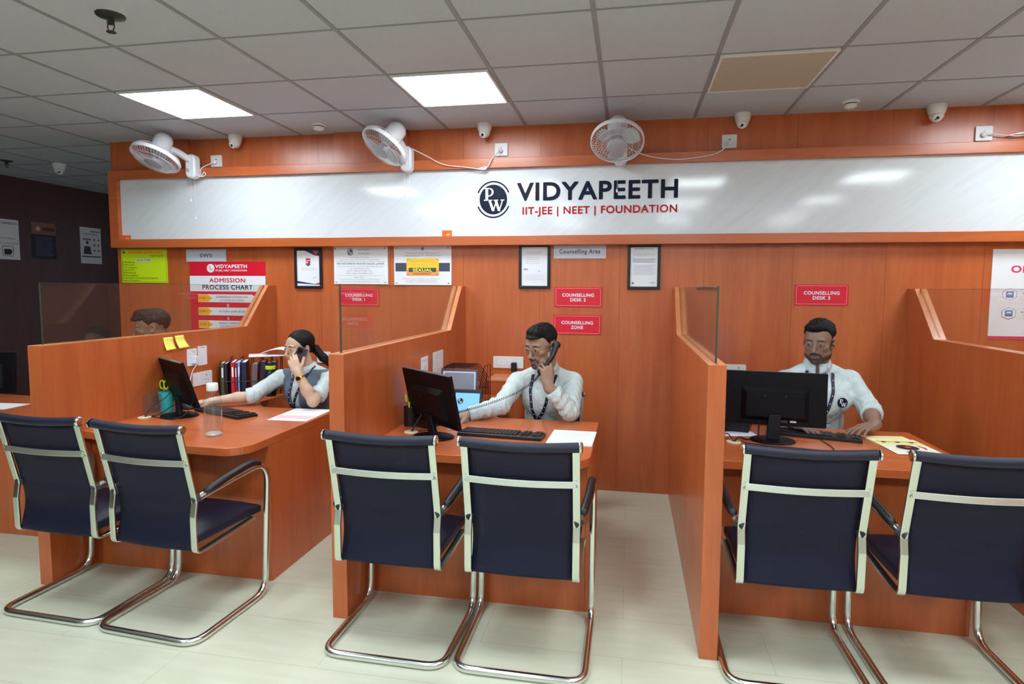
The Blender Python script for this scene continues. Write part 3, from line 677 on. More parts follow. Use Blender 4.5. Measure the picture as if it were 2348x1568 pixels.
# ------------------------------------------------------------------ wall fans
mat('fan_white', (226, 228, 234), 0.32); mat('fan_blade', (186, 191, 200), 0.3); mat('fan_badge', (176, 180, 188), 0.35)
def wall_fan(c, n, bx, label, cord=None):
    """c centre of the guard, n facing direction, bx wall bracket x"""
    c = Vector(c); n = Vector(n).normalized(); R = .172
    r = thing('wall_fan', label, 'wall fan', (bx, SY, 2.37), 'white wall fans')
    up = Vector((0, 0, 1)); u = n.cross(up).normalized(); w = u.cross(n)
    mt = Matrix.Translation(c) @ Matrix((u, w, n)).transposed().to_4x4()
    g = M()
    for rr, z in ((R, -.012), (R, .012)): g.tube([mt @ Vector((rr*math.cos(a), rr*math.sin(a), z)) for a in np.linspace(0, 2*PI, 48, endpoint=False)], .0042, 6, closed=True)
    g.lathe([(R-.002, -.014), (R+.003, -.014), (R+.003, .014), (R-.002, .014)], c, n, 48, False)
    g.obj('guard_ring', 'fan_white', r, smooth='auto')
    f = M(); b = M()
    for k in range(48):
        a = 2*PI*k/48; ca, sa = math.cos(a), math.sin(a); a2 = a+.22
        f.tube([mt @ Vector(p) for p in ((.062*math.cos(a2), .062*math.sin(a2), .052), (.12*math.cos(a+.08), .12*math.sin(a+.08), .046), (.154*ca, .154*sa, .030), (R*ca, R*sa, .008))], .0009, 4, caps=False)
        b.tube([mt @ Vector(p) for p in ((.055*ca, .055*sa, -.062), (.12*ca, .12*sa, -.058), (.156*ca, .156*sa, -.040), (R*ca, R*sa, -.008))], .0009, 4, caps=False)
    for rr, z in ((.10, .049), (.14, .041)): f.tube([mt @ Vector((rr*math.cos(a), rr*math.sin(a), z)) for a in np.linspace(0, 2*PI, 40, endpoint=False)], .0012, 4, closed=True)
    f.obj('front_guard', 'fan_white', r); b.obj('rear_guard', 'fan_white', r)
    M().lathe([(.066, .046), (.064, .054), (.05, .060), (0, .062)], c, n, 30).obj('badge', 'fan_badge', r, smooth='auto')
    for k in range(3):
        bl = M(); a0 = 2*PI*k/3+.4; vs = []; fs = []; nr, na = 9, 9
        for i in range(nr):
            t = i/(nr-1); rad = .03+.122*t; half = .36+.28*math.sin(PI*min(1, t*1.05))*(1.2-.35*t)
            for j in range(na):
                s_ = j/(na-1)*2-1; a = a0+s_*half*(.95 if t < .99 else .8)+t*.25
                vs.append(mt @ Vector((rad*math.cos(a), rad*math.sin(a), .018*s_*(1-.3*t)+.004)))
        for i in range(nr-1):
            for j in range(na-1): q = i*na+j; fs.append((q, q+1, q+na+1, q+na))
        bl.add(vs, fs); o = bl.obj('blade', 'fan_blade', r, smooth=True)
        so = o.modifiers.new('thickness', 'SOLIDIFY'); so.thickness = .002
    M().lathe([(.034, -.02), (.034, .02), (.028, .036), (0, .04)], c, n, 24).obj('hub', 'fan_blade', r, smooth='auto')
    # motor housing behind the guard
    M().lathe([(.060, -.060), (.068, -.068), (.068, -.15), (.064, -.175), (.050, -.198), (.028, -.210), (0, -.213)], c, n, 30).obj('motor_housing', 'fan_white', r, smooth='auto')
    mc = c-n*.11
    # wall bracket: rounded body on the sign frame, an arm up to the motor
    br = M(); prof = rrect(bx-.045, bx+.045, 2.375, 2.565, .04, 8)
    br.prism(prof, 'y', SY-.075, SY); br.obj('wall_bracket', 'fan_white', r, bevel=.014, smooth='auto')
    M().tube(spline([(bx, SY-.05, 2.515), (bx*.8+mc.x*.2, SY-.085, 2.535), (mc.x*.5+bx*.5, (mc.y+SY-.05)/2, mc.z*.6+2.53*.4), tuple(mc)], 6), .027, 14).obj('arm', 'fan_white', r, smooth=True)
    M().lathe([(.013, 0), (.013, .010), (0, .011)], (bx-.012, SY-.075, 2.44), (0, -1, 0), 18).obj('knob', 'fan_badge', r, smooth='auto')
    for sx, L in (((-.018), .16), (.018, .30 if cord == 'long' else .10)):
        M().tube([(bx+sx, SY-.045, 2.376), (bx+sx*1.1, SY-.047, 2.376-L)], .0009, 5).obj('pull_cord', 'cord_white', r)
        if L > .12: M().lathe([(.003, 0), (.0065, .006), (.0065, .020), (.003, .024)], (bx+sx*1.1, SY-.047, 2.376-L), (0, 0, -1), 10).obj('cord_bead', 'white_plastic', r, smooth='auto')
    return r
F1 = wall_fan((-3.585, 4.10, 2.493), (-.11, -.42, -.90), -3.465, 'white wall fan on the left, tilted steeply down', 'long')
F2 = wall_fan((-1.735, 4.11, 2.515), (-.42, -.45, -.79), -1.655, 'white wall fan in the middle, turned down to the left')
F3 = wall_fan((-.100, 4.10, 2.487), (0, -.57, -.82), -.082, 'white wall fan facing front, above the letters of the sign')
def cable(pts, name, label, m='cord_white', r=.0035, parent=None, group=None, n=8):
    o = M().tube(spline(pts, n), r, 8)
    if parent: return o.obj(name, m, parent, smooth=True)
    return tag(o.obj(name, m, smooth=True, loc=pts[0]), label, 'cable', group)
cable([(-3.44, SY-.03, 2.40), (-3.40, SY-.02, 2.395), (-3.37, SY-.015, 2.41), (-3.385, SY-.012, 2.43), (-3.41, SY-.015, 2.40), (-3.40, SY-.02, 2.46), (-3.372, YW-.04, 2.51), (-3.345, YW-.035, 2.526)], 'power_cord', '', parent=F1)
cable([(-1.62, SY-.03, 2.55), (-1.50, SY-.02, 2.49), (-1.38, SY-.015, 2.43), (-1.2, SY-.01, 2.405), (-1.07, SY-.012, 2.385), (-1.06, SY-.012, 2.405), (-1.12, SY-.012, 2.39), (-1.05, SY-.012, 2.40), (-1.01, SY-.01, 2.46), (-.966, YW-.035, 2.536)], 'power_cord', '', parent=F2)
cable([(-.03, SY-.03, 2.50), (.08, SY-.015, 2.452), (.2, SY-.01, 2.425), (.33, SY-.01, 2.415), (.45, SY-.01, 2.425), (.56, SY-.01, 2.445), (.62, SY-.015, 2.48), (.658, YW-.035, 2.535)], 'power_cord', '', parent=F3)
cc = cable([(2.24, YW-.035, 2.527), (2.30, YW-.03, 2.525), (2.37, YW-.03, 2.515), (2.45, YW-.03, 2.53), (2.52, YW-.03, 2.52), (2.42, YW-.03, 2.51), (2.38, YW-.03, 2.518), (2.46, YW-.03, 2.525), (2.60, YW-.03, 2.545), (2.8, YW-.03, 2.56)], 'power_cord', 'bundled white power cord plugged in at the top right corner')

# ------------------------------------------------------------------ partitions
PY0, PSL, PTOP = 2.455, 4.08, 4.37
def partition(x0, label):
    x1 = x0+.072; xm = (x0+x1)/2
    r = thing('desk_partition', label, 'partition', (xm, 3.4, 0), 'orange wood partitions between the desks')
    prof = [(PY0, 0), (YW-.0005, 0), (YW-.0005, 1.528), (PTOP, 1.528), (PSL, 1.217), (PY0, 1.217)]
    M().prism(prof, 'x', x0, x1).obj('partition_panel', 'wood_vertical', r, bevel=.0015)
    e = M(); d = .0015
    for (a, b) in (((PY0, 1.217), (PSL, 1.217)), ((PSL, 1.217), (PTOP, 1.528)), ((PTOP, 1.528), (YW-.001, 1.528))):
        t = Vector((0, b[0]-a[0], b[1]-a[1])).normalized(); n = Vector((0, -t.z, t.y))
        for xa, xb in ((x0+.001, xm-.006), (xm+.006, x1-.001)):
            p = [Vector((xa, *a)), Vector((xb, *a)), Vector((xb, *b)), Vector((xa, *b))]
            e.add(p+[q+n*d for q in p], [(0,1,2,3), (7,6,5,4), (0,4,5,1), (1,5,6,2), (2,6,7,3), (3,7,4,0)])
    e.obj('edge_band', 'edge_band', r)
    g = M(); g.prism([(2.505, 1.219), (PSL, 1.219), (PTOP-.004, 1.526), (2.505, 1.526)], 'x', xm-.004, xm+.004)
    go = g.obj('glass_pane', 'clear_glass', r)
    M().box(xm-.0042, xm+.0042, 2.503, 2.505, 1.219, 1.527).box(xm-.0042, xm+.0042, 2.505, PTOP-.004, 1.5262, 1.5275).obj('glass_edge', 'glass_edge', go)
    return r
P1 = partition(-2.911, 'leftmost wood partition with glass top, left of the woman')
P2 = partition(-1.311, 'wood partition with glass top between the woman and the man with glasses')
P3 = partition(.311, 'wood partition with glass top left of the bearded man at the large monitor')
P4 = partition(1.845, 'rightmost wood partition with glass top')

# ------------------------------------------------------------------ desks
def desk(x0, x1, yf, yb, yp, gx, gy, label, side=True, ret=None, skew=0.0):
    r = thing('counselling_desk', label, 'desk', ((x0+x1)/2, (yf+yb)/2, 0), 'orange counselling desks')
    pr = .12
    pl = [(x0, yf+skew), (x0*.35+x1*.65, yf+skew*.06), (x1-pr, yf)]+arc((x1-pr, yf+pr), pr, -90, 0, 10)[1:]+[(x1, yb)]
    if ret: pl += [(x0+ret, yb), (x0+ret-.12, yb+.14), (x0+ret-.12, YW-.3), (x0, YW-.3)]
    else: pl += [(x0, yb)]
    M().prism(pl, 'z', .712, .75).obj('worktop', 'wood_across', r, bevel=.0015)
    M().box(x0+.0005, x1-.02 if side else x1, yp, yp+.018, 0, .711).obj('front_panel', 'wood_vertical', r, bevel=.001)
    if side: M().box(x1-.019, x1-.001, yp, yb-.02, 0, .711).obj('side_panel', 'wood_vertical', r, bevel=.001)
    gm = M().lathe([(.036, 0), (.036, .004), (.030, .006), (.012, .006), (.012, 0)], (gx, gy, .7505), (0, 0, 1), 26)
    gm.obj('cable_grommet', mat('cream_plastic', (226, 222, 190), .4), r, smooth='auto')
    return r
D1 = desk(-2.838, -1.782, 2.49, 3.43, 2.715, -2.765, 3.00, 'orange desk with water bottle in front of the woman', ret=.55, skew=.165)
D2 = desk(-1.238, -.160, 2.60, 3.43, 2.725, -1.125, 2.98, 'orange desk of the man with glasses', ret=.50)
D3 = desk(.384, 1.50, 2.765, 3.53, 2.845, .530, 3.115, 'orange desk of the bearded man, with the large monitor')
D0 = desk(-4.90, -2.9125, 2.86, 3.45, 2.943, -4.0, 3.1, 'orange desk at the far left edge behind the first partition', side=False)
# low cabinet at the wall behind the black tray of the middle desk
r = thing('side_cabinet', 'pale orange low cabinet at the wall behind the black file rack', 'cabinet', (-.80, 4.30, 0))
M().box(-1.0, -.75, 4.22, YW-.001, 0, .842).obj('cabinet_body', 'wood_vertical', r, bevel=.002)
M().box(-1.005, -.745, 4.215, YW-.001, .8425, .860).obj('cabinet_top', 'edge_band', r, bevel=.002)

# ------------------------------------------------------------------ visitor chairs (cantilever, mesh back)
def make_chair():
    r = thing('visitor_chair', 'x', 'chair', (0, 0, 0), 'navy mesh visitor chairs with chrome frames')
    wb = .258
    p = [(-.225, -.135, .612), (-.255, .02, .645), (-wb, .275, .665), (-wb, .232, .0155), (-wb, -.229, .0155), (wb, -.229, .0155), (wb, .232, .0155), (wb, .275, .665), (.255, .02, .645), (.225, -.135, .612)]
    M().tube(fillet(p, [.15, .10, .09, .075, .075, .09, .10, .15], 8), .0155, 14).obj('sled_base', 'chrome', r, smooth='auto')
    # side rails: flat polished bars following the back and turning under the seat
    prof = [(-.220, .918), (-.187, .774), (-.148, .60), (-.160, .53), (-.158, .372), (-.10, .372), (.21, .395)]
    for s in (-1, 1):
        x = s*.216
        path = fillet([(x, a, b) for a, b in prof], [.3, .05, .05, .055, .3], 7)
        m = M(); m.tube(path, 0, flat=((1, 0, 0), .0145, .0055)); o = m.obj('side_rail', 'polished_steel', r, bevel=.003)
        M().lathe([(.0215, 0), (.0215, .006), (.016, .010), (.008, .0105), (0, .009)], (s*.231, -.222, .925), (s, 0, 0), 22).obj('rail_end_cap', 'chrome', r, smooth='auto')
        for z in (.762, .786): M().lathe([(.0058, 0), (.0052, .0025), (0, .003)], (x, -.196-.0*(z), z), (0, -1, 0), 12).obj('screw', 'chrome', o, smooth='auto')
        # arm pad and its joint
        a = [(s*.236, -.112, .628), (s*.252, .02, .662), (s*.255, .155, .679), (s*.256, .222, .657)]
        M().tube(spline(a, 5), [.012]+[.0175]*13+[.016, .010][:2], 12).obj('armrest', 'black_plastic', r, smooth=True)
        M().tube([(s*.205, -.150, .602), (s*.232, -.128, .613)], [.017, .019], 14).obj('arm_joint', 'dark_plastic', r, smooth='auto')
    # cross bar, bowed towards the back
    cb = [(-.216+.432*k/12, -.196-.010*math.sin(PI*k/12), .774-.004*math.sin(PI*k/12)) for k in range(13)]
    M().tube(cb, 0, flat=((0, .2, 1), .013, .004)).obj('cross_bar', mat('satin_steel', (222, 228, 216), 0.42, metal=1.0), r, bevel=.002)
    # mesh back and top roll
    bp = [(-.210, .905), (-.178, .774), (-.138, .60), (-.128, .50), (-.150, .400), (-.145, .378), (-.12, .37)]
    bp = [(v[1], v[2]) for v in spline([(0, a, b) for a, b in bp], 6)]
    vs = []; fs = []; nx = 13
    for (a, b) in bp:
        for k in range(nx):
            t = k/(nx-1)*2-1; vs.append((t*.203, a-.010*(1-t*t)*(0.4 if b > .6 else 1), b-.006*(1-t*t)*(b > .85)))
    for i in range(len(bp)-1):
        for k in range(nx-1): q = i*nx+k; fs.append((q, q+1, q+nx+1, q+nx))
    m = M().add(vs, fs); o = m.obj('backrest', 'mesh_fabric', r, smooth=True)
    so = o.modifiers.new('thickness', 'SOLIDIFY'); so.thickness = .004; so.offset = 0
    M().tube([(-.226+.452*k/14, -.220-.006*math.sin(PI*k/14), .925-.010*math.sin(PI*k/14)) for k in range(15)], .0195, 16).obj('top_roll', 'seat_vinyl', r, smooth='auto')
    # cushion
    c = M(); nu, nv = 17, 13; ys = np.linspace(-.14, .285, nv); top = []; bot = []
    for j, y in enumerate(ys):
        for i in range(nu):
            t = i/(nu-1)*2-1; w = (j/(nv-1))*2-1
            e = (1-abs(t)**6)*(1-abs(w)**6); x = t*.208
            zt = .452+.012*e-.018*max(0, w-.55)**1.0; top.append((x, y, zt-.012*(1-e)))
            bot.append((x, y, .400-.004*e-.01*max(0, w-.55)))
    n0 = len(top); fs = []
    for j in range(nv-1):
        for i in range(nu-1):
            q = j*nu+i; fs.append((q, q+1, q+nu+1, q+nu)); fs.append((n0+q+nu, n0+q+nu+1, n0+q+1, n0+q))
    for i in range(nu-1):
        fs.append((n0+i, n0+i+1, i+1, i)); q = (nv-1)*nu+i; fs.append((q, q+1, n0+q+1, n0+q))
    for j in range(nv-1):
        q = j*nu; fs.append((n0+q+nu, n0+q, q, q+nu)); q = j*nu+nu-1; fs.append((q+nu, q, n0+q, n0+q+nu))
    c.add(top+bot, fs).obj('seat', 'seat_vinyl', r, smooth='auto', bevel=.008)
    return r
chair0 = make_chair()
CH = [(-2.565, 2.410, -2.0, 'visitor chair at the far left edge, left of the pair at the woman\'s desk'),
      (-2.012, 2.371, -4.0, 'visitor chair with its whole right armrest showing, at the woman\'s desk'),
      (-.956, 2.407, -.6, 'left visitor chair at the desk of the man with glasses'),
      (-.400, 2.414, .2, 'right visitor chair at the desk of the man with glasses'),
      (.658, 2.531, .6, 'left visitor chair at the desk of the bearded man'),
      (1.241, 2.554, .4, 'visitor chair cut by the right edge of the photo')]
for k, (x, y, a, lab) in enumerate(CH):
    o = chair0 if k == 0 else dup(chair0)
    o.location = (x, y, 0.0005); o.rotation_euler = (0, 0, math.radians(a)); o['label'] = lab
for x, y, a, lab in ((-2.10, 3.90, 180, 'chair the woman sits on behind her desk'), (-.50, 3.86, 176, 'chair the man with glasses sits on'), (1.10, 3.92, 178, 'chair the bearded man sits on')):
    o = dup(chair0, (x, y, 0.0005), math.radians(a), lab, 'chairs behind the desks'); o.scale = (.84, 1, .86)

# ------------------------------------------------------------------ implicit surfaces for people
class Field:
    def __init__(s, lo, hi, h):
        s.lo = np.array(lo, float); s.h = h; s.n = np.ceil((np.array(hi)-s.lo)/h).astype(int)+1
        s.F = np.full(tuple(s.n), 0.08, np.float32)
    def sub(s, lo, hi):
        a = np.maximum(0, np.floor((np.array(lo)-s.lo)/s.h).astype(int)); b = np.minimum(s.n, np.ceil((np.array(hi)-s.lo)/s.h).astype(int)+1)
        if (b <= a).any(): return None, None
        ax = [s.lo[i]+s.h*np.arange(a[i], b[i]) for i in range(3)]
        P = np.stack(np.meshgrid(*ax, indexing='ij'), -1)
        return tuple(slice(a[i], b[i]) for i in range(3)), P
    def blend(s, sl, d, k, op):
        A = s.F[sl]
        if op == 'add':
            if k > 0: hh = np.clip(0.5+0.5*(A-d)/k, 0, 1); r = A*(1-hh)+d*hh-k*hh*(1-hh)
            else: r = np.minimum(A, d)
        else:
            d = -d
            if k > 0: hh = np.clip(0.5-0.5*(A-d)/k, 0, 1); r = A*(1-hh)+d*hh+k*hh*(1-hh)
            else: r = np.maximum(A, d)
        s.F[sl] = r
    def cone(s, a, b, ra, rb, k=0.01, op='add'):
        a = np.array(a, float); b = np.array(b, float); m = max(ra, rb)+k+3*s.h
        sl, P = s.sub(np.minimum(a, b)-m, np.maximum(a, b)+m)
        if sl is None: return
        ba = b-a; t = np.clip(((P-a)@ba)/(ba@ba+1e-12), 0, 1)
        d = np.linalg.norm(P-a-t[..., None]*ba, axis=-1)-(ra+(rb-ra)*t)
        s.blend(sl, d, k, op)
    def chain(s, pts, rs, k=0.01, op='add'):
        for i in range(len(pts)-1): s.cone(pts[i], pts[i+1], rs[i], rs[i+1], k, op)
    def ell(s, c, r, R=None, k=0.01, op='add'):
        c = np.array(c, float); r = np.array(r, float); m = max(r)+k+3*s.h
        sl, P = s.sub(c-m, c+m)
        if sl is None: return
        q = P-c
        if R is not None: q = q@R
        k0 = np.linalg.norm(q/r, axis=-1)+1e-9; k1 = np.linalg.norm(q/(r*r), axis=-1)+1e-9
        s.blend(sl, k0*(k0-1)/k1, k, op)
    def mesh(s):
        F = s.F; ins = F < 0
        c = np.zeros(tuple(np.array(F.shape)-1), np.int8)
        offs = [(i, j, k) for i in (0, 1) for j in (0, 1) for k in (0, 1)]
        S = F.shape
        for o in offs: c += ins[o[0]:S[0]-1+o[0], o[1]:S[1]-1+o[1], o[2]:S[2]-1+o[2]]
        act = np.argwhere((c > 0) & (c < 8))
        if len(act) == 0: return np.zeros((0, 3)), []
        V = np.stack([F[act[:, 0]+o[0], act[:, 1]+o[1], act[:, 2]+o[2]] for o in offs], 1)
        O = np.array(offs, float); acc = np.zeros((len(act), 3)); cnt = np.zeros(len(act))
        for a in range(8):
            for b in range(a+1, 8):
                if np.abs(O[a]-O[b]).sum() != 1: continue
                va, vb = V[:, a], V[:, b]; m = (va < 0) != (vb < 0); t = va[m]/(va[m]-vb[m])
                acc[m] += O[a]+t[:, None]*(O[b]-O[a]); cnt[m] += 1
        vs = s.lo+s.h*(act+acc/cnt[:, None])
        idx = np.full(c.shape, -1, np.int32); idx[act[:, 0], act[:, 1], act[:, 2]] = np.arange(len(act))
        faces = []
        for ax in range(3):
            A = np.take(ins, range(0, S[ax]-1), ax); B = np.take(ins, range(1, S[ax]), ax)
            e = np.argwhere(A != B); o1, o2 = (ax+1) % 3, (ax+2) % 3
            e = e[(e[:, o1] > 0) & (e[:, o2] > 0) & (e[:, o1] < S[o1]-1) & (e[:, o2] < S[o2]-1)]
            fl = ins[e[:, 0], e[:, 1], e[:, 2]]
            q = []
            for d1, d2 in ((-1, -1), (0, -1), (0, 0), (-1, 0)):
                p = e.copy(); p[:, o1] += d1; p[:, o2] += d2; q.append(idx[p[:, 0], p[:, 1], p[:, 2]])
            q = np.stack(q, 1); q[~fl] = q[~fl][:, ::-1]; faces.append(q[(q >= 0).all(1)])
        return vs, np.concatenate(faces)
    def at(s, p):
        i = np.clip(np.round((np.array(p)-s.lo)/s.h).astype(int), 0, s.n-1); return s.F[tuple(i)]
def relax(vs, fs, it=1, lam=0.5):
    for _ in range(it):
        acc = np.zeros_like(vs); cnt = np.zeros(len(vs))
        for a, b in ((0, 1), (1, 2), (2, 3), (3, 0)):
            np.add.at(acc, fs[:, a], vs[fs[:, b]]); np.add.at(acc, fs[:, b], vs[fs[:, a]]); np.add.at(cnt, fs[:, a], 1); np.add.at(cnt, fs[:, b], 1)
        vs = vs*(1-lam)+lam*acc/np.maximum(cnt, 1)[:, None]
    return vs
def field_obj(F, name, material, parent, col=None, smooth_it=1):
    vs, fs = F.mesh(); vs = relax(vs, fs, smooth_it) if smooth_it else vs
    org = np.array(ORG[parent]); me = bpy.data.meshes.new(name)
    me.vertices.add(len(vs)); me.vertices.foreach_set('co', (vs-org).ravel())
    me.loops.add(len(fs)*4); me.loops.foreach_set('vertex_index', np.asarray(fs).ravel())
    me.polygons.add(len(fs)); me.polygons.foreach_set('loop_start', np.arange(0, len(fs)*4, 4)); me.polygons.foreach_set('loop_total', np.full(len(fs), 4))
    me.update(calc_edges=True); me.validate()
    me.polygons.foreach_set('use_smooth', [True]*len(me.polygons))
    me.materials.append(MATS[material])
    if col is not None:
        C = np.ones((len(vs), 4), np.float32); C[:, :3] = col(vs)
        a = me.color_attributes.new('Col', 'FLOAT_COLOR', 'POINT'); a.data.foreach_set('color', C.ravel())
    o = bpy.data.objects.new(name, me); COL.objects.link(o); o.parent = parent; ORG[o] = ORG[parent]
    return o
def frame(yaw, pitch=0.0, roll=0.0):
    """columns: left-right axis, forward, up. yaw is the heading of the face in degrees"""
    y, p, r = map(math.radians, (yaw, pitch, roll))
    f = np.array([math.cos(y)*math.cos(p), math.sin(y)*math.cos(p), math.sin(p)])
    x = np.cross(f, [0, 0, 1]); x /= np.linalg.norm(x); u = np.cross(x, f)
    x, u = x*math.cos(r)+u*math.sin(r), u*math.cos(r)-x*math.sin(r)
    return np.stack([x, f, u], 1)
def ss(x, a, b): t = np.clip((x-a)/(b-a), 0, 1); return t*t*(3-2*t)
def vnoise(P, f, seed):
    rng = np.random.RandomState(seed); out = np.zeros(P.shape[:-1])
    for _ in range(5):
        d = rng.normal(size=3); d /= np.linalg.norm(d); d2 = rng.normal(size=3); d2 /= np.linalg.norm(d2)
        out += np.sin(P@d*f*rng.uniform(.7, 1.4)+rng.uniform(0, 6)+1.3*np.sin(P@d2*f*.6+rng.uniform(0, 6)))
    return out/5

def head_sdf(F, c, R, s, female=False, neck=None):
    def W(p): return c+R@(np.array(p)*s)
    def E(p, r, k=.012, op='add', rot=None):
        Rr = R if rot is None else R@rot
        F.ell(W(p), np.array(r)*s, Rr, k*s, op)
    def C(a, b, ra, rb, k=.012, op='add'): F.cone(W(a), W(b), ra*s, rb*s, k*s, op)
    fw = .93 if female else 1.0
    E((0, -.016, .036), (.073, .094, .080), .01)
    E((0, .028, .022), (.064*fw, .062, .066), .02)
    E((0, .030, -.030), (.058*fw, .058, .070), .02)
    for sx in (-1, 1):
        C((sx*.050*fw, -.008, -.045), (sx*.040*fw, .022, -.074), .019, .021, .03)
        C((sx*.040*fw, .022, -.074), (sx*.012, .066, -.098), .021, .017 if not female else .014, .03)
        E((sx*.041*fw, .060, -.020), (.022, .022, .018), .016)
        E((sx*.030, .0835, .022), (.021, .009, .007 if not female else .005), .014)
        E((sx*.031, .103, .001), (.018, .012, .011), .012, 'cut')
        E((sx*.031, .0765, -.001), (.0172, .0165, .0155), .006)
        E((sx*.0135, .098, -.046), (.0085, .010, .0075), .006)
    C((0, .088, .012), (0, .106, -.030), .0065, .0095, .009)
    E((0, .108, -.037), (.0115, .0115, .0100), .007)
    for sx in (-1, 1): E((sx*.006, .110, -.052), (.004, .007, .004), .004, 'cut')
    E((0, .078, -.101), (.018, .014, .015), .014)
    E((0, .079, -.066), (.028, .018, .022), .012)
    E((0, .0945, -.0665), (.0225, .0075, .0050), .004)
    E((0, .0925, -.0755), (.0190, .0080, .0058), .004)
    E((0, .104, -.0710), (.022, .008, .0016), .003, 'cut')
    tilt = np.array(Matrix.Rotation(math.radians(-12), 3, 'X'))
    for sx in (-1, 1):
        ro = np.array(Matrix.Rotation(math.radians(-sx*22), 3, 'Z') @ Matrix.Rotation(math.radians(12), 3, 'X'))
        E((sx*.0735, -.010, -.006), (.0065, .020, .031), .005, 'add', ro)
        E((sx*.0790, -.004, -.004), (.0055, .011, .018), .004, 'cut', ro)
        E((sx*.0735, .008, -.010), (.004, .005, .006), .004)
        E((sx*.0725, -.006, -.032), (.005, .009, .008), .005)
    if neck is not None:
        rn = .044 if female else .054
        a = W((0, -.030, -.050)); b = np.array(neck)
        F.cone(a, b, rn*s, rn*1.12*s, .022)
    return W
def head_cols(vs, c, R, s, skin, lip, brow, beard=None, hairline=None, stubble=None, brow_z=.0195):
    q = ((vs-c)@R)/s; x, y, z = np.abs(q[:, 0]), q[:, 1], q[:, 2]
    C = np.tile(np.array(skin), (len(vs), 1)).astype(float)
    near = (np.linalg.norm(q, axis=1) < .16)
    def mixin(m, col): C[:] = C*(1-m[:, None])+np.array(col)*m[:, None]
    front = ss(y, .045, .06)*near
    C *= (1+.04*vnoise(vs, 120, 3))[:, None]
    # lips
    l = (1-ss(((x/.0235)**2+((z+.0710)/.0095)**2), .75, 1.15))*ss(y, .080, .086)*near; mixin(l*.85, lip)
    l = (1-ss(((x/.020)**2+((z+.0710)/.0014)**2), .6, 1.4))*ss(y, .080, .086)*near; mixin(l*.7, np.array(lip)*.35)
    # cheeks and nose a little warmer
    w = np.exp(-(((x-.04)/.02)**2+((z+.03)/.02)**2))*front; mixin(w*.25, np.array(skin)*np.array([1.06, .86, .80]))
    # eyebrows: an arch
    zb = brow_z+.0045*np.clip(x/.035, 0, 1)-.012*np.clip((x-.036)/.016, 0, 1)**2
    b = (1-ss(np.abs(z-zb), .0020, .0050))*ss(x, .010, .015)*(1-ss(x, .044, .053))*ss(y, .05, .06)*near; mixin(b*.96, brow)
    # skin mixed darker in an ellipse over the lids
    e = (1-ss(((x-.031)/.0165)**2+((z-.0015)/.0085)**2, .7, 1.25))*front; mixin(e*.22, np.array(skin)*.5)
    if beard is not None:
        kind, col = beard
        n = .5+.5*vnoise(vs, 420, 9)
        mou = (1-ss(((x/.030)**2+((z+.0585)/.0070)**2), .7, 1.3))*ss(y, .07, .08)
        chin = (1-ss(((x/.022)**2+((z+.098)/.018)**2), .85, 1.3))*ss(y, .045, .06)
        ring = (1-ss(np.abs(np.sqrt((x/.030)**2+((z+.077)/.027)**2)-1), .12, .28))*ss(y, .060, .072)
        m = np.maximum.reduce([mou, chin, ring*.9])
        if kind == 'full':
            line = -.040-.020*ss(y, .0, .05)-.012*ss(y, .05, .08)
            jaw = (1-ss(z, line-.014, line+.004))*ss(y, -.002, .010)*(1-ss(-z, .112, .125))*(1-(1-ss(x, .0, .02))*0)
            lipfree = 1-(1-ss(((x/.024)**2+((z+.0710)/.010)**2), .8, 1.2))*ss(y, .07, .08)
            side = (1-ss(np.abs(y-.020), .006, .014))*ss(x, .048, .056)*(1-ss(x, .068, .071))*(1-ss(z, .02, .04))*ss(z, -.06, -.05)
            m = np.maximum.reduce([m, jaw*lipfree, side*.85])
        m = m*near*(1-l)
        mixin(np.clip(m*(.78+.22*n), 0, 1)*.93, col)
    if stubble is not None:
        line = -.035-.02*ss(y, .02, .06); m = (1-ss(z, line-.02, line+.006))*ss(y, -.01, .01)*near; mixin(m*.35, stubble)
    if hairline is not None:
        m = ss(z, .048, .068)*near; mixin(np.clip(m+ss(-y, .03, .05)*ss(z, -.06, -.04)*near, 0, 1), hairline)
    return np.clip(C, 0, 1)
def eyes(parent, c, R, s, skin, down=0.0, side=0.0, iris=(.02, .012, .008), open_=1.0):
    for sx in (-1, 1):
        n, m = 40, 30; r = .0155*s; cc = c+R@(np.array([sx*.031, .0792, -.0005])*s); vs = []; cols = []
        for i in range(m+1):
            for k in range(n):
                a, b = PI*i/m, 2*PI*k/n; p = np.array([math.sin(a)*math.cos(b), math.cos(a), math.sin(a)*math.sin(b)]); vs.append(cc+R@(p*r))
                x, z = p[0], p[2]+.02
                lx = abs(x)/.74; up = .40*open_*(1-lx*lx) if lx < 1 else 0; lo = -.24*(1-lx*lx) if lx < 1 else 0
                if p[1] > 0 and lx < 1 and lo < z < up:
                    d = math.hypot(x-side, z+down*.13)
                    col = (.004, .003, .003) if d < .17 else iris if d < .40 else (.50, .46, .44)
                elif p[1] > 0 and lx < 1.05 and up <= z < up+.10: col = tuple(np.array(skin)*.10)
                else: col = tuple(np.array(skin)*(.88 if z > 0 else .94))
                cols.append(col)
        fs = [(i*n+k, (i+1)*n+k, (i+1)*n+(k+1) % n, i*n+(k+1) % n) for i in range(m) for k in range(n)]
        o = M().add(vs, fs).obj('eye', 'eye', parent, smooth=True)
        a = o.data.color_attributes.new('Col', 'FLOAT_COLOR', 'POINT'); C = np.ones((len(vs), 4), np.float32); C[:, :3] = cols
        if len(o.data.vertices) == len(vs): a.data.foreach_set('color', C.ravel())
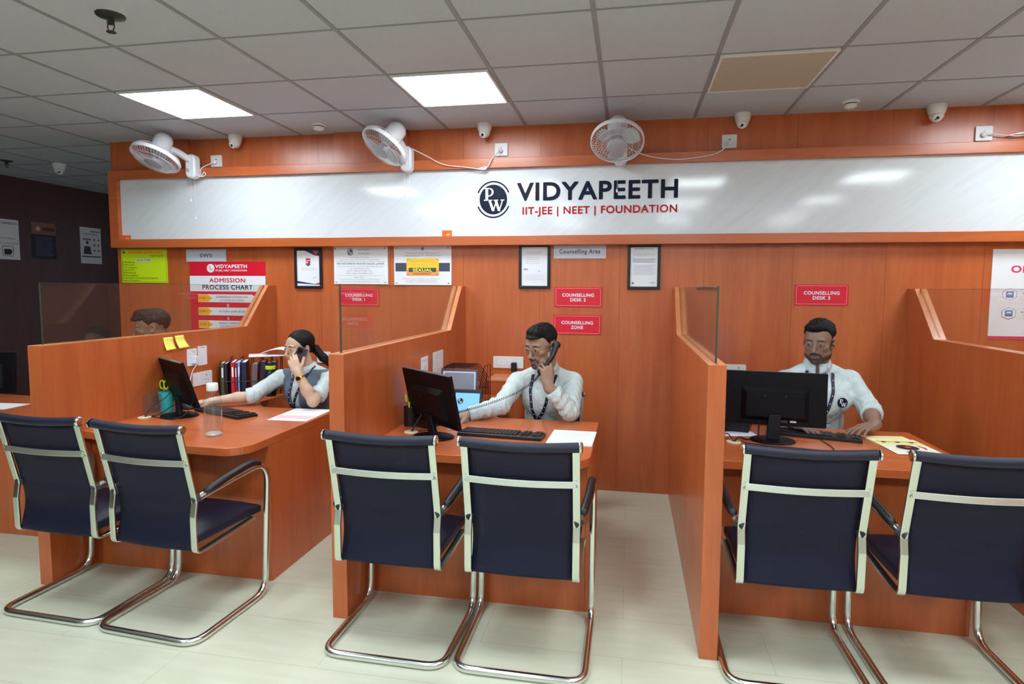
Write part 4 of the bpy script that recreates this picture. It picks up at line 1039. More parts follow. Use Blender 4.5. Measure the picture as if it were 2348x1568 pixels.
def male_hair(parent, c, R, s, part=0.0, quiff=.012, back=-.07, seed=1, name='hair', sideburn=-.02, fringe=0.0):
    h = .0023; F = Field(c-.15*s, c+.17*s, h)
    W = lambda p: c+R@(np.array(p)*s)
    F.ell(W((0, -.018, .042)), np.array([.0805, .1010, .0865])*s, R, .004)
    F.ell(W((.0, .030, .078)), np.array([.058, .058, .030+quiff])*s, R, .012)
    F.ell(W((part*.03, .060, .086)), np.array([.044, .034, .016+quiff])*s, R, .014)
    if fringe:
        F.ell(W((part*.02, .085, .070)), np.array([.045, .026, .014])*s, R, .012)
    sl, P = F.sub(F.lo, F.lo+F.h*F.n); q = ((P-c)@R)/s; x, y, z = q[..., 0], q[..., 1], q[..., 2]
    st = vnoise(np.stack([x*3.0+z*.6, y*.7, z*1.2], -1), 190, seed)*.0034+vnoise(q, 55, seed+1)*.0035+vnoise(np.stack([x*2+y, y*.8, z], -1), 480, seed+2)*.0012
    F.F[sl] += (st*s*ss(z, -.02, .05)).astype(np.float32)
    F.F[sl] += (.009*s*(1-ss(z, -.02, .055))*ss(np.abs(x), .03, .06)).astype(np.float32)
    # keep above the hairline: forehead, temples, round the ears, nape
    ax = np.abs(x)
    zl = .066-.22*np.clip(y-.075, 0, 1)-.30*np.clip(ax-.035, 0, 1)*(y > .03)
    zl = np.where(y > .048, zl-(fringe*.022), np.where(y > .006, sideburn+(y-.006)/.042*(.060-sideburn), np.where(y > -.035, .030, .030+(y+.035)/.030*(.030-back)*1.0)))
    zl = np.where((y <= .006) & (y > -.035), .024, zl); zl = np.maximum(zl, back)
    zl = zl+.004*vnoise(q, 90, seed+5)+.0035*vnoise(q*np.array([2., .6, .5]), 330, seed+6)
    F.F[sl] += (.007*s*(1-ss(z-zl, 0, .024))).astype(np.float32)
    F.F[sl] = np.maximum(F.F[sl], ((zl-z)*s*.7).astype(np.float32))
    return field_obj(F, name, 'hair_black', parent, smooth_it=1)
def hand(F, w, d, n, side, curls, thumb=(.6, .7, .25), tc=(.3, .3), s=1.0, spread=.05, fist=0.0):
    """w wrist, d direction of the hand, n palm normal (the way the palm faces), side +1/-1 chooses the thumb side"""
    w = np.array(w, float); d = np.array(d, float); d /= np.linalg.norm(d); n = np.array(n, float); n -= d*(n@d); n /= np.linalg.norm(n)
    u = np.cross(d, n)*side
    L = [(.088, .026, (.042, .025, .020), .0086), (.092, .009, (.046, .029, .021), .0088), (.088, -.009, (.042, .027, .020), .0084), (.078, -.026, (.033, .020, .018), .0074)]
    F.cone(w-d*.02*s, w+d*.01*s, .026*s, .024*s, .01)
    for kx, ku, seg, r in L:
        K = w+(d*kx+u*ku)*s; F.cone(w+(d*.012+u*ku*.55)*s, K, .0165*s, .0125*s, .010*s)
    F.ell(w+(d*.035+u*.022+n*.008)*s, np.array([.020, .028, .016])*s, np.stack([u, d, n], 1), .010*s)
    F.ell(w+(d*.040-u*.022+n*.006)*s, np.array([.014, .032, .014])*s, np.stack([u, d, n], 1), .010*s)
    tips = []
    for (kx, ku, seg, r), cu in zip(L, curls):
        p = w+(d*kx+u*ku)*s; ang = 0; rr = r*s
        sp = u*(ku/.026)*spread
        for j, sg in enumerate(seg):
            ang += cu[j]; dr = d*math.cos(ang)+n*math.sin(ang)+sp*(1 if ang < 1.2 else .3); dr /= np.linalg.norm(dr)
            e = p+dr*sg*s; F.cone(p, e, rr*(1.0 if j else 1.12), rr*.93, .0022 if j else .004); p = e; rr *= .93
        tips.append(p)
    p = w+(d*.022+u*.024+n*.006)*s; t = np.array(thumb, float); dr = d*t[0]+u*t[1]+n*t[2]; dr /= np.linalg.norm(dr)
    for j, (sg, rr) in enumerate(((.042, .0125), (.034, .0105), (.028, .0095))):
        e = p+dr*sg*s; F.cone(p, e, rr*s*1.08, rr*s*.94, .005); p = e
        a = tc[min(j, 1)]; ax = (d*.9-u*.6+n*.35); dr = dr*math.cos(a)+ax/np.linalg.norm(ax)*math.sin(a); dr /= np.linalg.norm(dr)
    tips.append(p); return tips
def wrinkle(F, amp, f, seed, aniso=(1, 1, 1)):
    F_ = F.F; m = np.abs(F_) < .03; idx = np.argwhere(m); P = F.lo+F.h*idx
    F_[m] += (amp*vnoise(P*np.array(aniso), f, seed)).astype(np.float32)
def folds(F, a, b, amp, wl, seed, rad=.11):
    """creases ringing a sleeve between a and b"""
    a = np.array(a, float); b = np.array(b, float); ba = b-a; L = np.linalg.norm(ba); ax = ba/L
    sl, P = F.sub(np.minimum(a, b)-rad, np.maximum(a, b)+rad)
    if sl is None: return
    t = (P-a)@ax; per = P-a-t[..., None]*ax; dist = np.linalg.norm(per, axis=-1)
    e1 = np.cross(ax, [0, 0, 1.0]); e1 /= np.linalg.norm(e1)+1e-9; e2 = np.cross(ax, e1)
    th = np.arctan2(per@e2, per@e1)
    w = ss(t, -.02, .03)*(1-ss(t, L-.02, L+.03))*(1-ss(dist, rad*.7, rad))
    v = np.sin(2*PI*t/wl+1.4*np.sin(th+seed)+.7*np.sin(2*th+seed*2))
    F.F[sl] += (amp*w*(v*np.abs(v)**.3)*(.6+.4*np.sin(th*1.5+seed))).astype(np.float32)
def surf_y(F, x, z, y0, y1):
    """first point of the surface met when walking from y0 to y1"""
    for y in np.arange(y0, y1, .004 if y1 > y0 else -.004):
        if F.at((x, y, z)) < 0: return y
    return None
def ribbon(parent, F, pts, w, name, material, lift=.003, y0=3.1):
    """flat band laid on the front of a garment; pts are (x, z)"""
    P = []
    for i in range(len(pts)-1):
        for k in range(10):
            t = k/10; P.append((pts[i][0]*(1-t)+pts[i+1][0]*t, pts[i][1]*(1-t)+pts[i+1][1]*t))
    P.append(pts[-1]); path = []
    for x, z in P:
        y = surf_y(F, x, z, y0, y0+1.0)
        if y is None: y = path[-1][1] if path else y0+.4
        path.append([x, y-lift, z])
    ys = np.array([p[1] for p in path])
    for _ in range(14): ys[1:-1] = np.minimum(ys[1:-1], (ys[:-2]+ys[2:])/2+.0001)
    for _ in range(3): ys[1:-1] = (ys[:-2]+ys[1:-1]*2+ys[2:])/4-.0002
    path = [(p[0], y, p[2]) for p, y in zip(path, ys)]
    t = Vector(path[-1])-Vector(path[0]); sd = t.cross(Vector((0, 1, 0)))
    m = M(); m.tube(path, 0, flat=(sd, w/2, .0009)); return m.obj(name, material, parent), path

# ------------------------------------------------------------------ people
HB = 0.003
def collar(parent, nb, tyaw, s=1.0, m='shirt_white', open_=7, rt=.054, drop=.040):
    Rt = frame(tyaw); nb = np.array(nb)
    for sg in (-1, 1):
        vs = []; fs = []; K = 18
        for i in range(K+1):
            th = math.radians(open_+(180-open_)*i/K); f = math.cos(th)
            zt = .030-.030*max(0, f)**1.2; tip = max(0, 1-i/5.0)
            for r, z in ((rt, zt-.028), (rt+.001, zt), (rt+.005, zt+.001), (rt+.022+.010*tip, zt-drop-.020*tip)):
                p = nb+Rt@(np.array([sg*math.sin(th)*r, math.cos(th)*r*1.02+.004*tip, z])*s); vs.append(p)
        for i in range(K):
            for k in range(3): q = i*4+k; fs.append((q, q+1, q+5, q+4))
        o = M().add(vs, fs).obj('collar', m, parent, smooth=True)
        md = o.modifiers.new('thickness', 'SOLIDIFY'); md.thickness = .0025; md.offset = 0
def person(label, base, head, nb, tyaw, S, E, Wr, hands, skin, cut=(1.0, 1.0), s=1.0, female=False, hips=None, beard=None, stubble=None,
           lip=(.25, .09, .07), lookdown=0.0, lookside=0.0, open_=1.0, vest=False, hair=None, hairline=None, bulk=1.0, feet=None):
    r = thing('person', label, 'person', base)
    c, R = np.array(head[0]), frame(*head[1]); nb = np.array(nb); Rt = frame(tyaw)
    S = [np.array(p) for p in S]; E = [np.array(p) for p in E]; Wr = [np.array(p) for p in Wr]; hips = np.array(hips)
    allp = np.array([c+[0, 0, .13], nb]+S+E+Wr+[Wr[k]+np.array(hands[k]['d'])*.20 for k in (0, 1)]+[c-.12, c+.12])
    lo = allp.min(0)-.06; hi = allp.max(0)+.06; lo[2] = min(lo[2], .70)
    B = Field(lo, hi, HB)
    # torso, arms, neck inside the clothes, then hands and head: one surface
    mid = (S[0]+S[1])/2
    B.ell(mid+[0, 0, -.10], [.135*bulk, .085, .14], Rt, .03)
    for k in (0, 1):
        B.cone(nb-[0, 0, .03], S[k]-[0, 0, .01], .030*s, .036*s, .03); B.cone(S[k], E[k], .036*s, (.034 if cut[k] > 0 else .038)*s, .02)
        fa, fb = (.038, .0250) if female else (.041, .029) if cut[k] < .6 else (.034, .026)
        B.cone(E[k], E[k]*.62+Wr[k]*.38, fa*.92*s, fa*s, .012); B.cone(E[k]*.62+Wr[k]*.38, Wr[k], fa*s, fb*s, .015)
    for k in (0, 1):
        hd = dict(hands[k]); hand(B, Wr[k], hd.pop('d'), hd.pop('n'), hd.pop('side'), hd.pop('curls'), s=(.98 if female else 1.0)*s, **hd)
    head_sdf(B, c, R, s, female, nb-[0, 0, .035])
    sk = np.array(skin)
    brow = np.array((.012, .010, .009))
    col = lambda v: head_cols(v, c, R, s, skin, lip, brow, beard, hairline, stubble)
    field_obj(B, 'body', 'skin', r, col)
    eyes(r, c, R, s, sk, lookdown, lookside, open_=open_)
    # shirt
    lo2 = np.array([p for p in S+E+Wr]).min(0)-.10; hi2 = np.array([p for p in S+E+Wr]+[nb+[0, 0, .05]]).max(0)+.10
    lo2 = np.minimum(lo2, hips-.2); hi2 = np.maximum(hi2, hips+[.2, .2, 0]); lo2[2] = .52
    G = Field(lo2, hi2, .0042)
    w = np.linalg.norm(S[0][:2]-S[1][:2])/2
    G.ell(mid+[0, 0, -.085]+Rt@np.array([0, -.005, 0]), [(w-.012)*bulk, .105*bulk, .135], Rt, .03)
    bel = mid*.42+hips*.58; bel[2] = (mid[2]+hips[2])/2-.02
    G.ell(bel, [(.150 if not female else .135)*bulk, .115*bulk, .20], Rt, .06)
    G.cone(mid-[0, 0, .12], hips+[0, 0, .05], .095*bulk, .115*bulk, .04)
    for k in (0, 1):
        G.cone(nb-[0, 0, .022], S[k]-[0, 0, .008], .046*s, .050*s, .035)
        ce = E[k]+(Wr[k]-E[k])*cut[k] if cut[k] > 0 else E[k]+(S[k]-E[k])*(-cut[k])
        G.cone(S[k], E[k], .058*s*bulk**.5, .050*s, .02)
        if cut[k] > 0: G.cone(E[k], ce, .051*s, (.051+(-.013)*cut[k])*s+(.006 if cut[k] < .9 else 0), .012)
        folds(G, S[k], E[k], .0034, .062, k+1); folds(G, E[k], ce, .0030, .050, k+4)
        folds(G, E[k]-(E[k]-S[k])*.25, E[k]+(ce-E[k])*.3, .0036, .030, k+9)
    wrinkle(G, .0075, 26, int(abs(base[0])*10)+2, (1, 1, .5)); wrinkle(G, .0042, 62, 5, (1, 1, .55))
    for k in (0, 1):
        G.cone(S[k], E[k], .043*s, .042*s, .004); G.cone(nb-[0, 0, .035], S[k]-[0, 0, .01], .037*s, .043*s, .004)
        if cut[k] > 0: G.cone(E[k], E[k]+(Wr[k]-E[k])*cut[k], .044*s, (.044-.010*cut[k])*s, .004)
    # neck opening and cuffs cut square
    G.cone(nb-[0, 0, .01]+Rt@np.array([0, .012, 0]), nb+[0, 0, .12], .050*s, .060*s, .004, 'cut')
    G.cone(nb+Rt@np.array([0, .052, -.030]), nb+Rt@np.array([0, .050, .03]), .014*s, .030*s, .01, 'cut')
    for k in (0, 1):
        ax = (Wr[k]-E[k]) if cut[k] > 0 else (E[k]-S[k]); L = np.linalg.norm(ax); ax /= L; ce = E[k]+ax*L*cut[k]
        sl, P = G.sub(ce-.11, ce+.11)
        t = (P-ce)@ax; per = np.linalg.norm(P-ce-t[..., None]*ax, axis=-1)
        A = G.F[sl]; mk = (per < .075) & (t < .10); A[mk] = np.maximum(A[mk], t[mk]); G.F[sl] = A
    shirt = field_obj(G, 'shirt', 'shirt_white', r, smooth_it=1)
    collar(r, nb+Rt@np.array([0, .004, -.008]), tyaw, s)
    for k in (0, 1):
        ax = (Wr[k]-E[k]) if cut[k] > 0 else (E[k]-S[k]); L = np.linalg.norm(ax); ax /= L; ce = E[k]+ax*L*cut[k]; rr = (.051-.013*max(0, cut[k]))*s
        if cut[k] < .9:
            M().lathe([(rr+.004, -.045), (rr+.008, -.040), (rr+.009, -.02), (rr+.007, .002), (rr+.002, .004)], ce, ax, 26).obj('cuff', 'shirt_white', r, smooth=True)
        else:
            M().lathe([(rr+.003, -.05), (rr+.0035, -.002), (rr, .001)], ce, ax, 26).obj('cuff', 'shirt_white', r, smooth=True)
    if not female:
        for dz in (.10, .17, .24, .31):
            pz = nb[2]-dz; px = nb[0]+Rt[0, 1]*.10*0+(hips[0]-nb[0])*dz/.5-.012; py = surf_y(G, px, pz, nb[1]-.35, nb[1]+.4)
            if py is not None: M().lathe([(.0055, -.002), (.0055, .0015), (.003, .002), (0, .0016)], (px, py-.001, pz), (0, -1, .2), 14).obj('button', 'white_plastic', r, smooth='auto')
    # trousers and shoes, out of sight behind the desk
    Tm = Field(hips-[.35, .75, hips[2]], hips+[.35, .2, .12], .008)
    Tm.ell(hips+[0, 0, -.01], [.17, .13, .10], Rt, .02)
    f = Rt[:, 1]; x = Rt[:, 0]
    for sg in (-1, 1):
        hp = hips+x*sg*.085+[0, 0, -.02]; kn = hips+x*sg*.12+f*.40; kn[2] = .52; an = kn+f*.02; an[2] = .09
        Tm.chain([hp, kn, an], [.085, .062, .048], .03)
        sh = M().ball((0, 0, 0), (.045, .13, .04)); 
        sh.xf(Matrix.Translation(Vector(an+f*.06+[0, 0, -.049])) @ Matrix(Rt.tolist()).to_4x4()); sh.obj('shoe', 'black_plastic', r, smooth=True)
    field_obj(Tm, 'trousers', 'trousers', r)
    return r, G, c, R, Rt
flat_h = [(.25, .25, .2), (.22, .28, .2), (.25, .3, .2), (.3, .3, .2)]
mouse_h = [(.3, .25, .25), (.28, .28, .25), (.35, .3, .25), (.4, .35, .25)]
mat('lanyard_navy', (24, 28, 50), .6); mat('lanyard_print', (190, 196, 210), .6)
def lanyard(r, G, left, right, low, y0=3.1, w=.017):
    for pts in (left, right):
        o, path = ribbon(r, G, list(pts)+[low], w, 'lanyard', 'lanyard_navy', .004, y0)
        q = M()
        for k in range(4, len(path)-3, 4):
            a = Vector(path[k]); q.lathe([(.0038, 0), (.0038, .0006), (0, .0006)], a+Vector((0, -.0014, 0)), (0, -1, 0), 10)
        q.obj('lanyard_print', 'lanyard_print', o)

# woman on the phone
WSK = (.60, .385, .265)
wp, G, c, R, Rt = person('woman in grey vest and white shirt holding a mobile phone to her ear', (-2.1, 3.8, 0.0), ((-2.108, 3.565, 1.122), (-113, -4, 2)), (-2.085, 3.625, 1.0), -102,
    [(-2.280, 3.62, .915), (-1.930, 3.64, .922)], [(-2.385, 3.47, .812), (-1.935, 3.42, .800)], [(-2.585, 3.345, .790), (-2.030, 3.408, .980)],
    [dict(d=(-.87, -.48, -.06), n=(.0, .1, -1), side=1, curls=mouse_h), dict(d=(-.42, .16, .86), n=(-.40, .88, -.25), side=-1, curls=[(.45, .55, .4), (.5, .6, .4), (.55, .65, .4), (.6, .7, .4)], thumb=(.75, .5, .45), tc=(.1, .1))],
    WSK, cut=(.14, -.22), s=.93, female=True, hips=(-2.10, 3.80, .56), lip=(.36, .12, .10), hairline=None, lookside=-.05, lookdown=.2, bulk=.92)
s = .93; W = lambda p: c+R@(np.array(p)*s)
F = Field(c-.2, c+.22, .0026)
F.ell(W((0, -.020, .042)), np.array([.079, .100, .083])*s, R, .004)
F.ell(W((0, -.098, -.014)), np.array([.036, .030, .036])*s, R, .02)
sl, P = F.sub(F.lo, F.lo+F.h*F.n); q = ((P-c)@R)/s; x, y, z = q[..., 0], q[..., 1], q[..., 2]; ax = np.abs(x)
F.F[sl] += (.0012*vnoise(np.stack([x*.5, np.arctan2(y+.1, z)*.25, z*0], -1), 420, 4)+.0022*(ax < .004)*(y > .0)).astype(np.float32)
zl = np.where(y > -.02, np.interp(y, [-.02, .0, .02, .045, .072, .1], [.02, .004, .006, .034, .074, .086])-.22*np.clip(ax-.02, 0, 1), .02+(y+.02)*1.5)
zl = np.maximum(zl, -.075); F.F[sl] += (.005*(1-ss(z-zl, 0, .02))).astype(np.float32); F.F[sl] = np.maximum(F.F[sl], ((zl-z)*s*.8).astype(np.float32))
hair = field_obj(F, 'hair', 'hair_black', wp)
F = Field(c-[.15, .15, .35], c+[.35, .3, .15], .004)
pts = [W((0, -.108, -.014)), W((0, -.135, -.03)), np.array((-2.00, 3.68, 1.045)), np.array((-1.958, 3.70, 1.0)), np.array((-1.935, 3.73, .93))]
F.chain(pts, [.022, .028, .027, .022, .008], .012); wrinkle(F, .0018, 150, 8, (2.5, 2.5, .5))
field_obj(F, 'ponytail', 'hair_black', wp)
# vest over the shirt
V = Field((-2.36, 3.40, .56), (-1.82, 3.92, .98), .0042)
mid = np.array((-2.105, 3.63, .9185)); hips = np.array((-2.10, 3.80, .56)); nb = np.array((-2.085, 3.625, 1.0))
V.ell(mid+[0, 0, -.085]+Rt@np.array([0, -.005, 0]), [.160, .108, .138], Rt, .03)
bel = mid*.42+hips*.58; bel[2] = (mid[2]+hips[2])/2-.02
V.ell(bel, [.136, .119, .205], Rt, .06); V.cone(mid-[0, 0, .12], hips+[0, 0, .05], .098, .118, .04)
for S_ in ((-2.280, 3.62, .915), (-1.930, 3.64, .922)): V.cone(nb-[0, 0, .022], np.array(S_)*.84+nb*.16-[0, 0, .008], .0475, .050, .035)
wrinkle(V, .0040, 26, 23, (1, 1, .55)); wrinkle(V, .0016, 60, 5, (1, 1, .7))
sl, P = V.sub(V.lo, V.lo+V.h*V.n); q = (P-nb)@Rt; w = .027+np.clip((q[..., 2]+.30)*.09, 0, .05)
V.F[sl] = np.where(q[..., 1] > 0, np.maximum(V.F[sl], w-np.abs(q[..., 0]-.022)), V.F[sl]).astype(np.float32)
V.cone(nb-[0, 0, .02], nb+[0, 0, .10], .056, .068, .004, 'cut')
V.F -= .0012
GV = Field((-2.36, 3.40, .56), (-1.82, 3.92, 1.02), .0042); sl, P = GV.sub(V.lo, V.lo+V.h*(V.n-1)); GV.F[:V.n[0], :V.n[1], :V.n[2]] = V.F
ia = np.round((GV.lo-G.lo)/G.h).astype(int); sub_ = G.F[ia[0]:ia[0]+GV.n[0], ia[1]:ia[1]+GV.n[1], ia[2]:ia[2]+GV.n[2]]; m3 = sub_.shape; GV.F[:m3[0], :m3[1], :m3[2]] = np.minimum(GV.F[:m3[0], :m3[1], :m3[2]], sub_)
field_obj(V, 'vest', 'vest_grey', wp)
lanyard(wp, GV, [(-2.150, .96), (-2.160, .88), (-2.170, .80)], [(-2.02, 1.0), (-2.075, .90), (-2.125, .80)], (-2.165, .70), 3.3, .016)
# watch and thread bracelet
wc = np.array((-2.030, 3.4445, .925)); axw = np.array((-2.030, 3.408, .980))-np.array((-1.935, 3.42, .800)); axw /= np.linalg.norm(axw); wc = np.array((-2.030, 3.408, .980))-axw*.035
wt = thing('wrist_watch', 'gold wrist watch with black dial on the woman\'s raised wrist', 'watch', tuple(wc-[0, 0, .02]))
M().lathe([(.0265, -.007), (.030, -.006), (.030, .006), (.0265, .007)], wc, axw, 30, False).obj('watch_strap', 'gold', wt, smooth='auto')
fd = np.array([.15, -.95, .1]); fd -= axw*(fd@axw); fd /= np.linalg.norm(fd)
M().lathe([(.015, .026), (.0165, .030), (.0165, .034), (.014, .036)], wc, fd, 24).obj('watch_case', 'gold', wt, smooth='auto')
M().lathe([(.0135, .0355), (.0135, .0365), (0, .0365)], wc, fd, 24).obj('watch_dial', 'black_gloss', wt)
tb = M().lathe([(.0255, -.002), (.028, 0), (.0255, .002)], wc+axw*.020, axw, 26, False)
tag(tb.obj('thread_bracelet', mat('thread_red', (214, 60, 40), .7), smooth=True, loc=tuple(wc)), 'red thread bracelet above the gold watch', 'bracelet')
def slab(cen, up, out, w, h, t, name, label, cat, mats, parts=()):
    up = Vector(up).normalized(); out = Vector(out); out = (out-up*out.dot(up)).normalized(); rt = up.cross(out)
    mt = Matrix.Translation(Vector(cen)) @ Matrix((rt, out, up)).transposed().to_4x4()
    r = thing(name, label, cat, tuple(cen))
    b = M().prism(rrect(-w/2, w/2, -h/2, h/2, .009), 'y', -t/2, t/2).xf(mt); b.obj('phone_body', mats[0], r, bevel=.002)
    return r, mt
mat('phone_grey', (96, 92, 110), .25, metal=.3)
pr, mt = slab((-2.066, 3.482, 1.058), (.36, .20, .90), (.88, -.48, .0), .074, .155, .0085, 'mobile_phone', 'mobile phone at the woman\'s ear', 'phone', ['phone_grey'])
M().prism(rrect(-.033, .002, .035, .072, .008), 'y', .0042, .0062).xf(mt).obj('camera_bump', 'dark_plastic', pr)
for a, b in ((-.024, .062), (-.024, .046), (-.008, .054)): M().lathe([(.006, 0), (.006, .002), (0, .002)], (a, .0062, b), (0, 1, 0), 14).xf(mt).obj('phone_lens', 'black_gloss', pr)

# man with glasses on the desk phone
MSK = (.36, .215, .145)
mp_, G, c, R, Rt = person('man with glasses in a white shirt holding a black telephone handset to his ear', (-.5, 3.78, 0.0), ((-.508, 3.505, 1.178), (-120, -12, 0)), (-.485, 3.590, 1.050), -99,
    [(-.665, 3.60, .945), (-.325, 3.62, .955)], [(-.735, 3.415, .825), (-.325, 3.420, .805)], [(-.905, 3.325, .785), (-.448, 3.372, .965)],
    [dict(d=(-.80, -.55, -.02), n=(0, .1, -1), side=1, curls=mouse_h), dict(d=(-.10, .05, .95), n=(-.55, .80, .0), side=-1, curls=[(.15, .10, .05), (.75, .85, .5), (.85, .9, .5), (.9, .95, .5)], thumb=(.55, .55, .6), tc=(.2, .3))],
    MSK, cut=(.98, .78), s=1.04, hips=(-.50, 3.78, .56), beard=('goatee', (.018, .014, .012)), lip=(.20, .085, .07), lookdown=.5, open_=.65)
male_hair(mp_, c, R, 1.04, part=-.5, quiff=.022, back=-.055, seed=3, sideburn=-.012, fringe=.35)
lanyard(mp_, G, [(-.560, 1.0), (-.578, .90), (-.565, .79)], [(-.42, 1.0), (-.46, .87), (-.50, .77)], (-.545, .70), 3.2, .017)
s = 1.04; W = lambda p: tuple(c+R@(np.array(p)*s))
gl = thing('eyeglasses', 'thin metal rimmed eyeglasses on the man with the telephone handset', 'glasses', W((0, .1, 0)))
fr_ = M()
for sx in (-1, 1):
    fr_.tube([W((sx*.033+.026*math.cos(a), .106-.004*abs(math.cos(a)), -.006+.021*math.sin(a))) for a in np.linspace(0, 2*PI, 28, endpoint=False)], .0014, 6, closed=True)
    fr_.tube([W(p) for p in ((sx*.059, .101, .002), (sx*.068, .092, .004), (sx*.078, .0, .008), (sx*.078, -.02, -.004))], .0012, 6)
    M().add([W((sx*.033+.025*math.cos(a), .1055, -.006+.020*math.sin(a))) for a in np.linspace(0, 2*PI, 24, endpoint=False)], [tuple(range(24))]).obj('glasses_lens', 'clear_plastic', gl)
fr_.tube([W(p) for p in ((-.010, .107, .002), (0, .111, .006), (.010, .107, .002))], .0014, 6)
fr_.obj('glasses_frame', 'gold', gl, smooth='auto')
hs = thing('telephone_handset', 'black telephone handset held to the ear of the man with glasses', 'telephone', (-.45, 3.46, 1.02))
hp = [(-.412, 3.462, 1.192), (-.412, 3.440, 1.180), (-.428, 3.412, 1.13), (-.455, 3.398, 1.085), (-.488, 3.400, 1.040), (-.500, 3.418, 1.030)]
M().tube(spline(hp, 6), [.021]*2+[.024, .025, .024, .020]+[.016]*4+[.0145]*8+[.015]*4+[.018, .021, .023, .022, .019, .017, .016], 14).obj('handset_body', 'black_plastic', hs, smooth='auto')

# bearded man at the large monitor
BSK = (.235, .130, .086)
bp_, G, c, R, Rt = person('bearded man in a white shirt with round badge, typing behind the large monitor', (1.07, 3.85, 0.0), ((1.050, 3.600, 1.232), (-119, -9, 1)), (1.065, 3.668, 1.112), -104,
    [(.895, 3.68, .99), (1.248, 3.70, .995)], [(.800, 3.60, .840), (1.335, 3.605, .845)], [(.875, 3.405, .800), (1.290, 3.425, .805)],
    [dict(d=(.55, -.65, -.08), n=(0, 0, -1), side=1, curls=flat_h), dict(d=(-.78, -.58, -.06), n=(0, .05, -1), side=-1, curls=flat_h, spread=.16)],
    BSK, cut=(.45, .30), s=1.0, hips=(1.08, 3.88, .56), beard=('full', (.012, .009, .008)), lip=(.17, .075, .065), lookdown=.7, open_=.5, bulk=1.18)
male_hair(bp_, c, R, 1.0, part=.5, quiff=.014, back=-.06, seed=11, sideburn=-.035)
lanyard(bp_, G, [(1.0, 1.06), (.985, .95), (1.0, .82)], [(1.138, 1.05), (1.128, .95), (1.10, .84)], (1.05, .74), 3.3, .017)
bx_, bz_ = 1.178, .892; by_ = surf_y(G, bx_, bz_, 3.3, 4.0) or 3.58
bd = M(); bl = M(); BF = (Vector((bx_, by_-.010, bz_)), Vector((1, .15, 0)).normalized(), Vector((0, 0, 1)), Vector((.15, -1, .0)).normalized())
dk, lt = emblem_shapes(.033)
bd.lathe([(.027, -.008), (.027, .003), (0, .003)], BF[0], BF[3], 30)
for vs, fs in lt: put(bl, [(p[0], p[1]) for p in vs], fs, BF, .0042)
ba = bd.obj('badge', 'navy', bp_); bl.obj('badge_letters', 'print_white', ba)

# young man behind the first partition, only the top of his head shows
yp_, G, c, R, Rt = person('dark haired young man behind the leftmost partition, only his head showing', (-3.1, 3.7, 0.0), ((-3.155, 3.515, 1.238), (-142, -8, 0)), (-3.115, 3.565, 1.06), -135,
    [(-3.27, 3.71, 1.00), (-3.00, 3.55, 1.0)], [(-3.42, 3.52, .86), (-3.09, 3.39, .85)], [(-3.52, 3.33, .80), (-3.22, 3.26, .80)],
    [dict(d=(-.5, -.85, -.05), n=(0, 0, -1), side=1, curls=flat_h), dict(d=(-.7, -.7, -.05), n=(0, 0, -1), side=-1, curls=flat_h)],
    (.25, .135, .085), cut=(.98, .98), s=1.0, hips=(-3.13, 3.82, .56), stubble=(.03, .022, .018), bulk=.85)
male_hair(yp_, c, R, 1.0, part=0, quiff=.022, back=-.06, seed=21, sideburn=-.01, fringe=1.0)
dup(chair0, (-3.13, 3.90, 0.0005), math.radians(178), 'chair the young man sits on behind the leftmost partition', 'chairs behind the desks').scale = (.84, 1, .86)

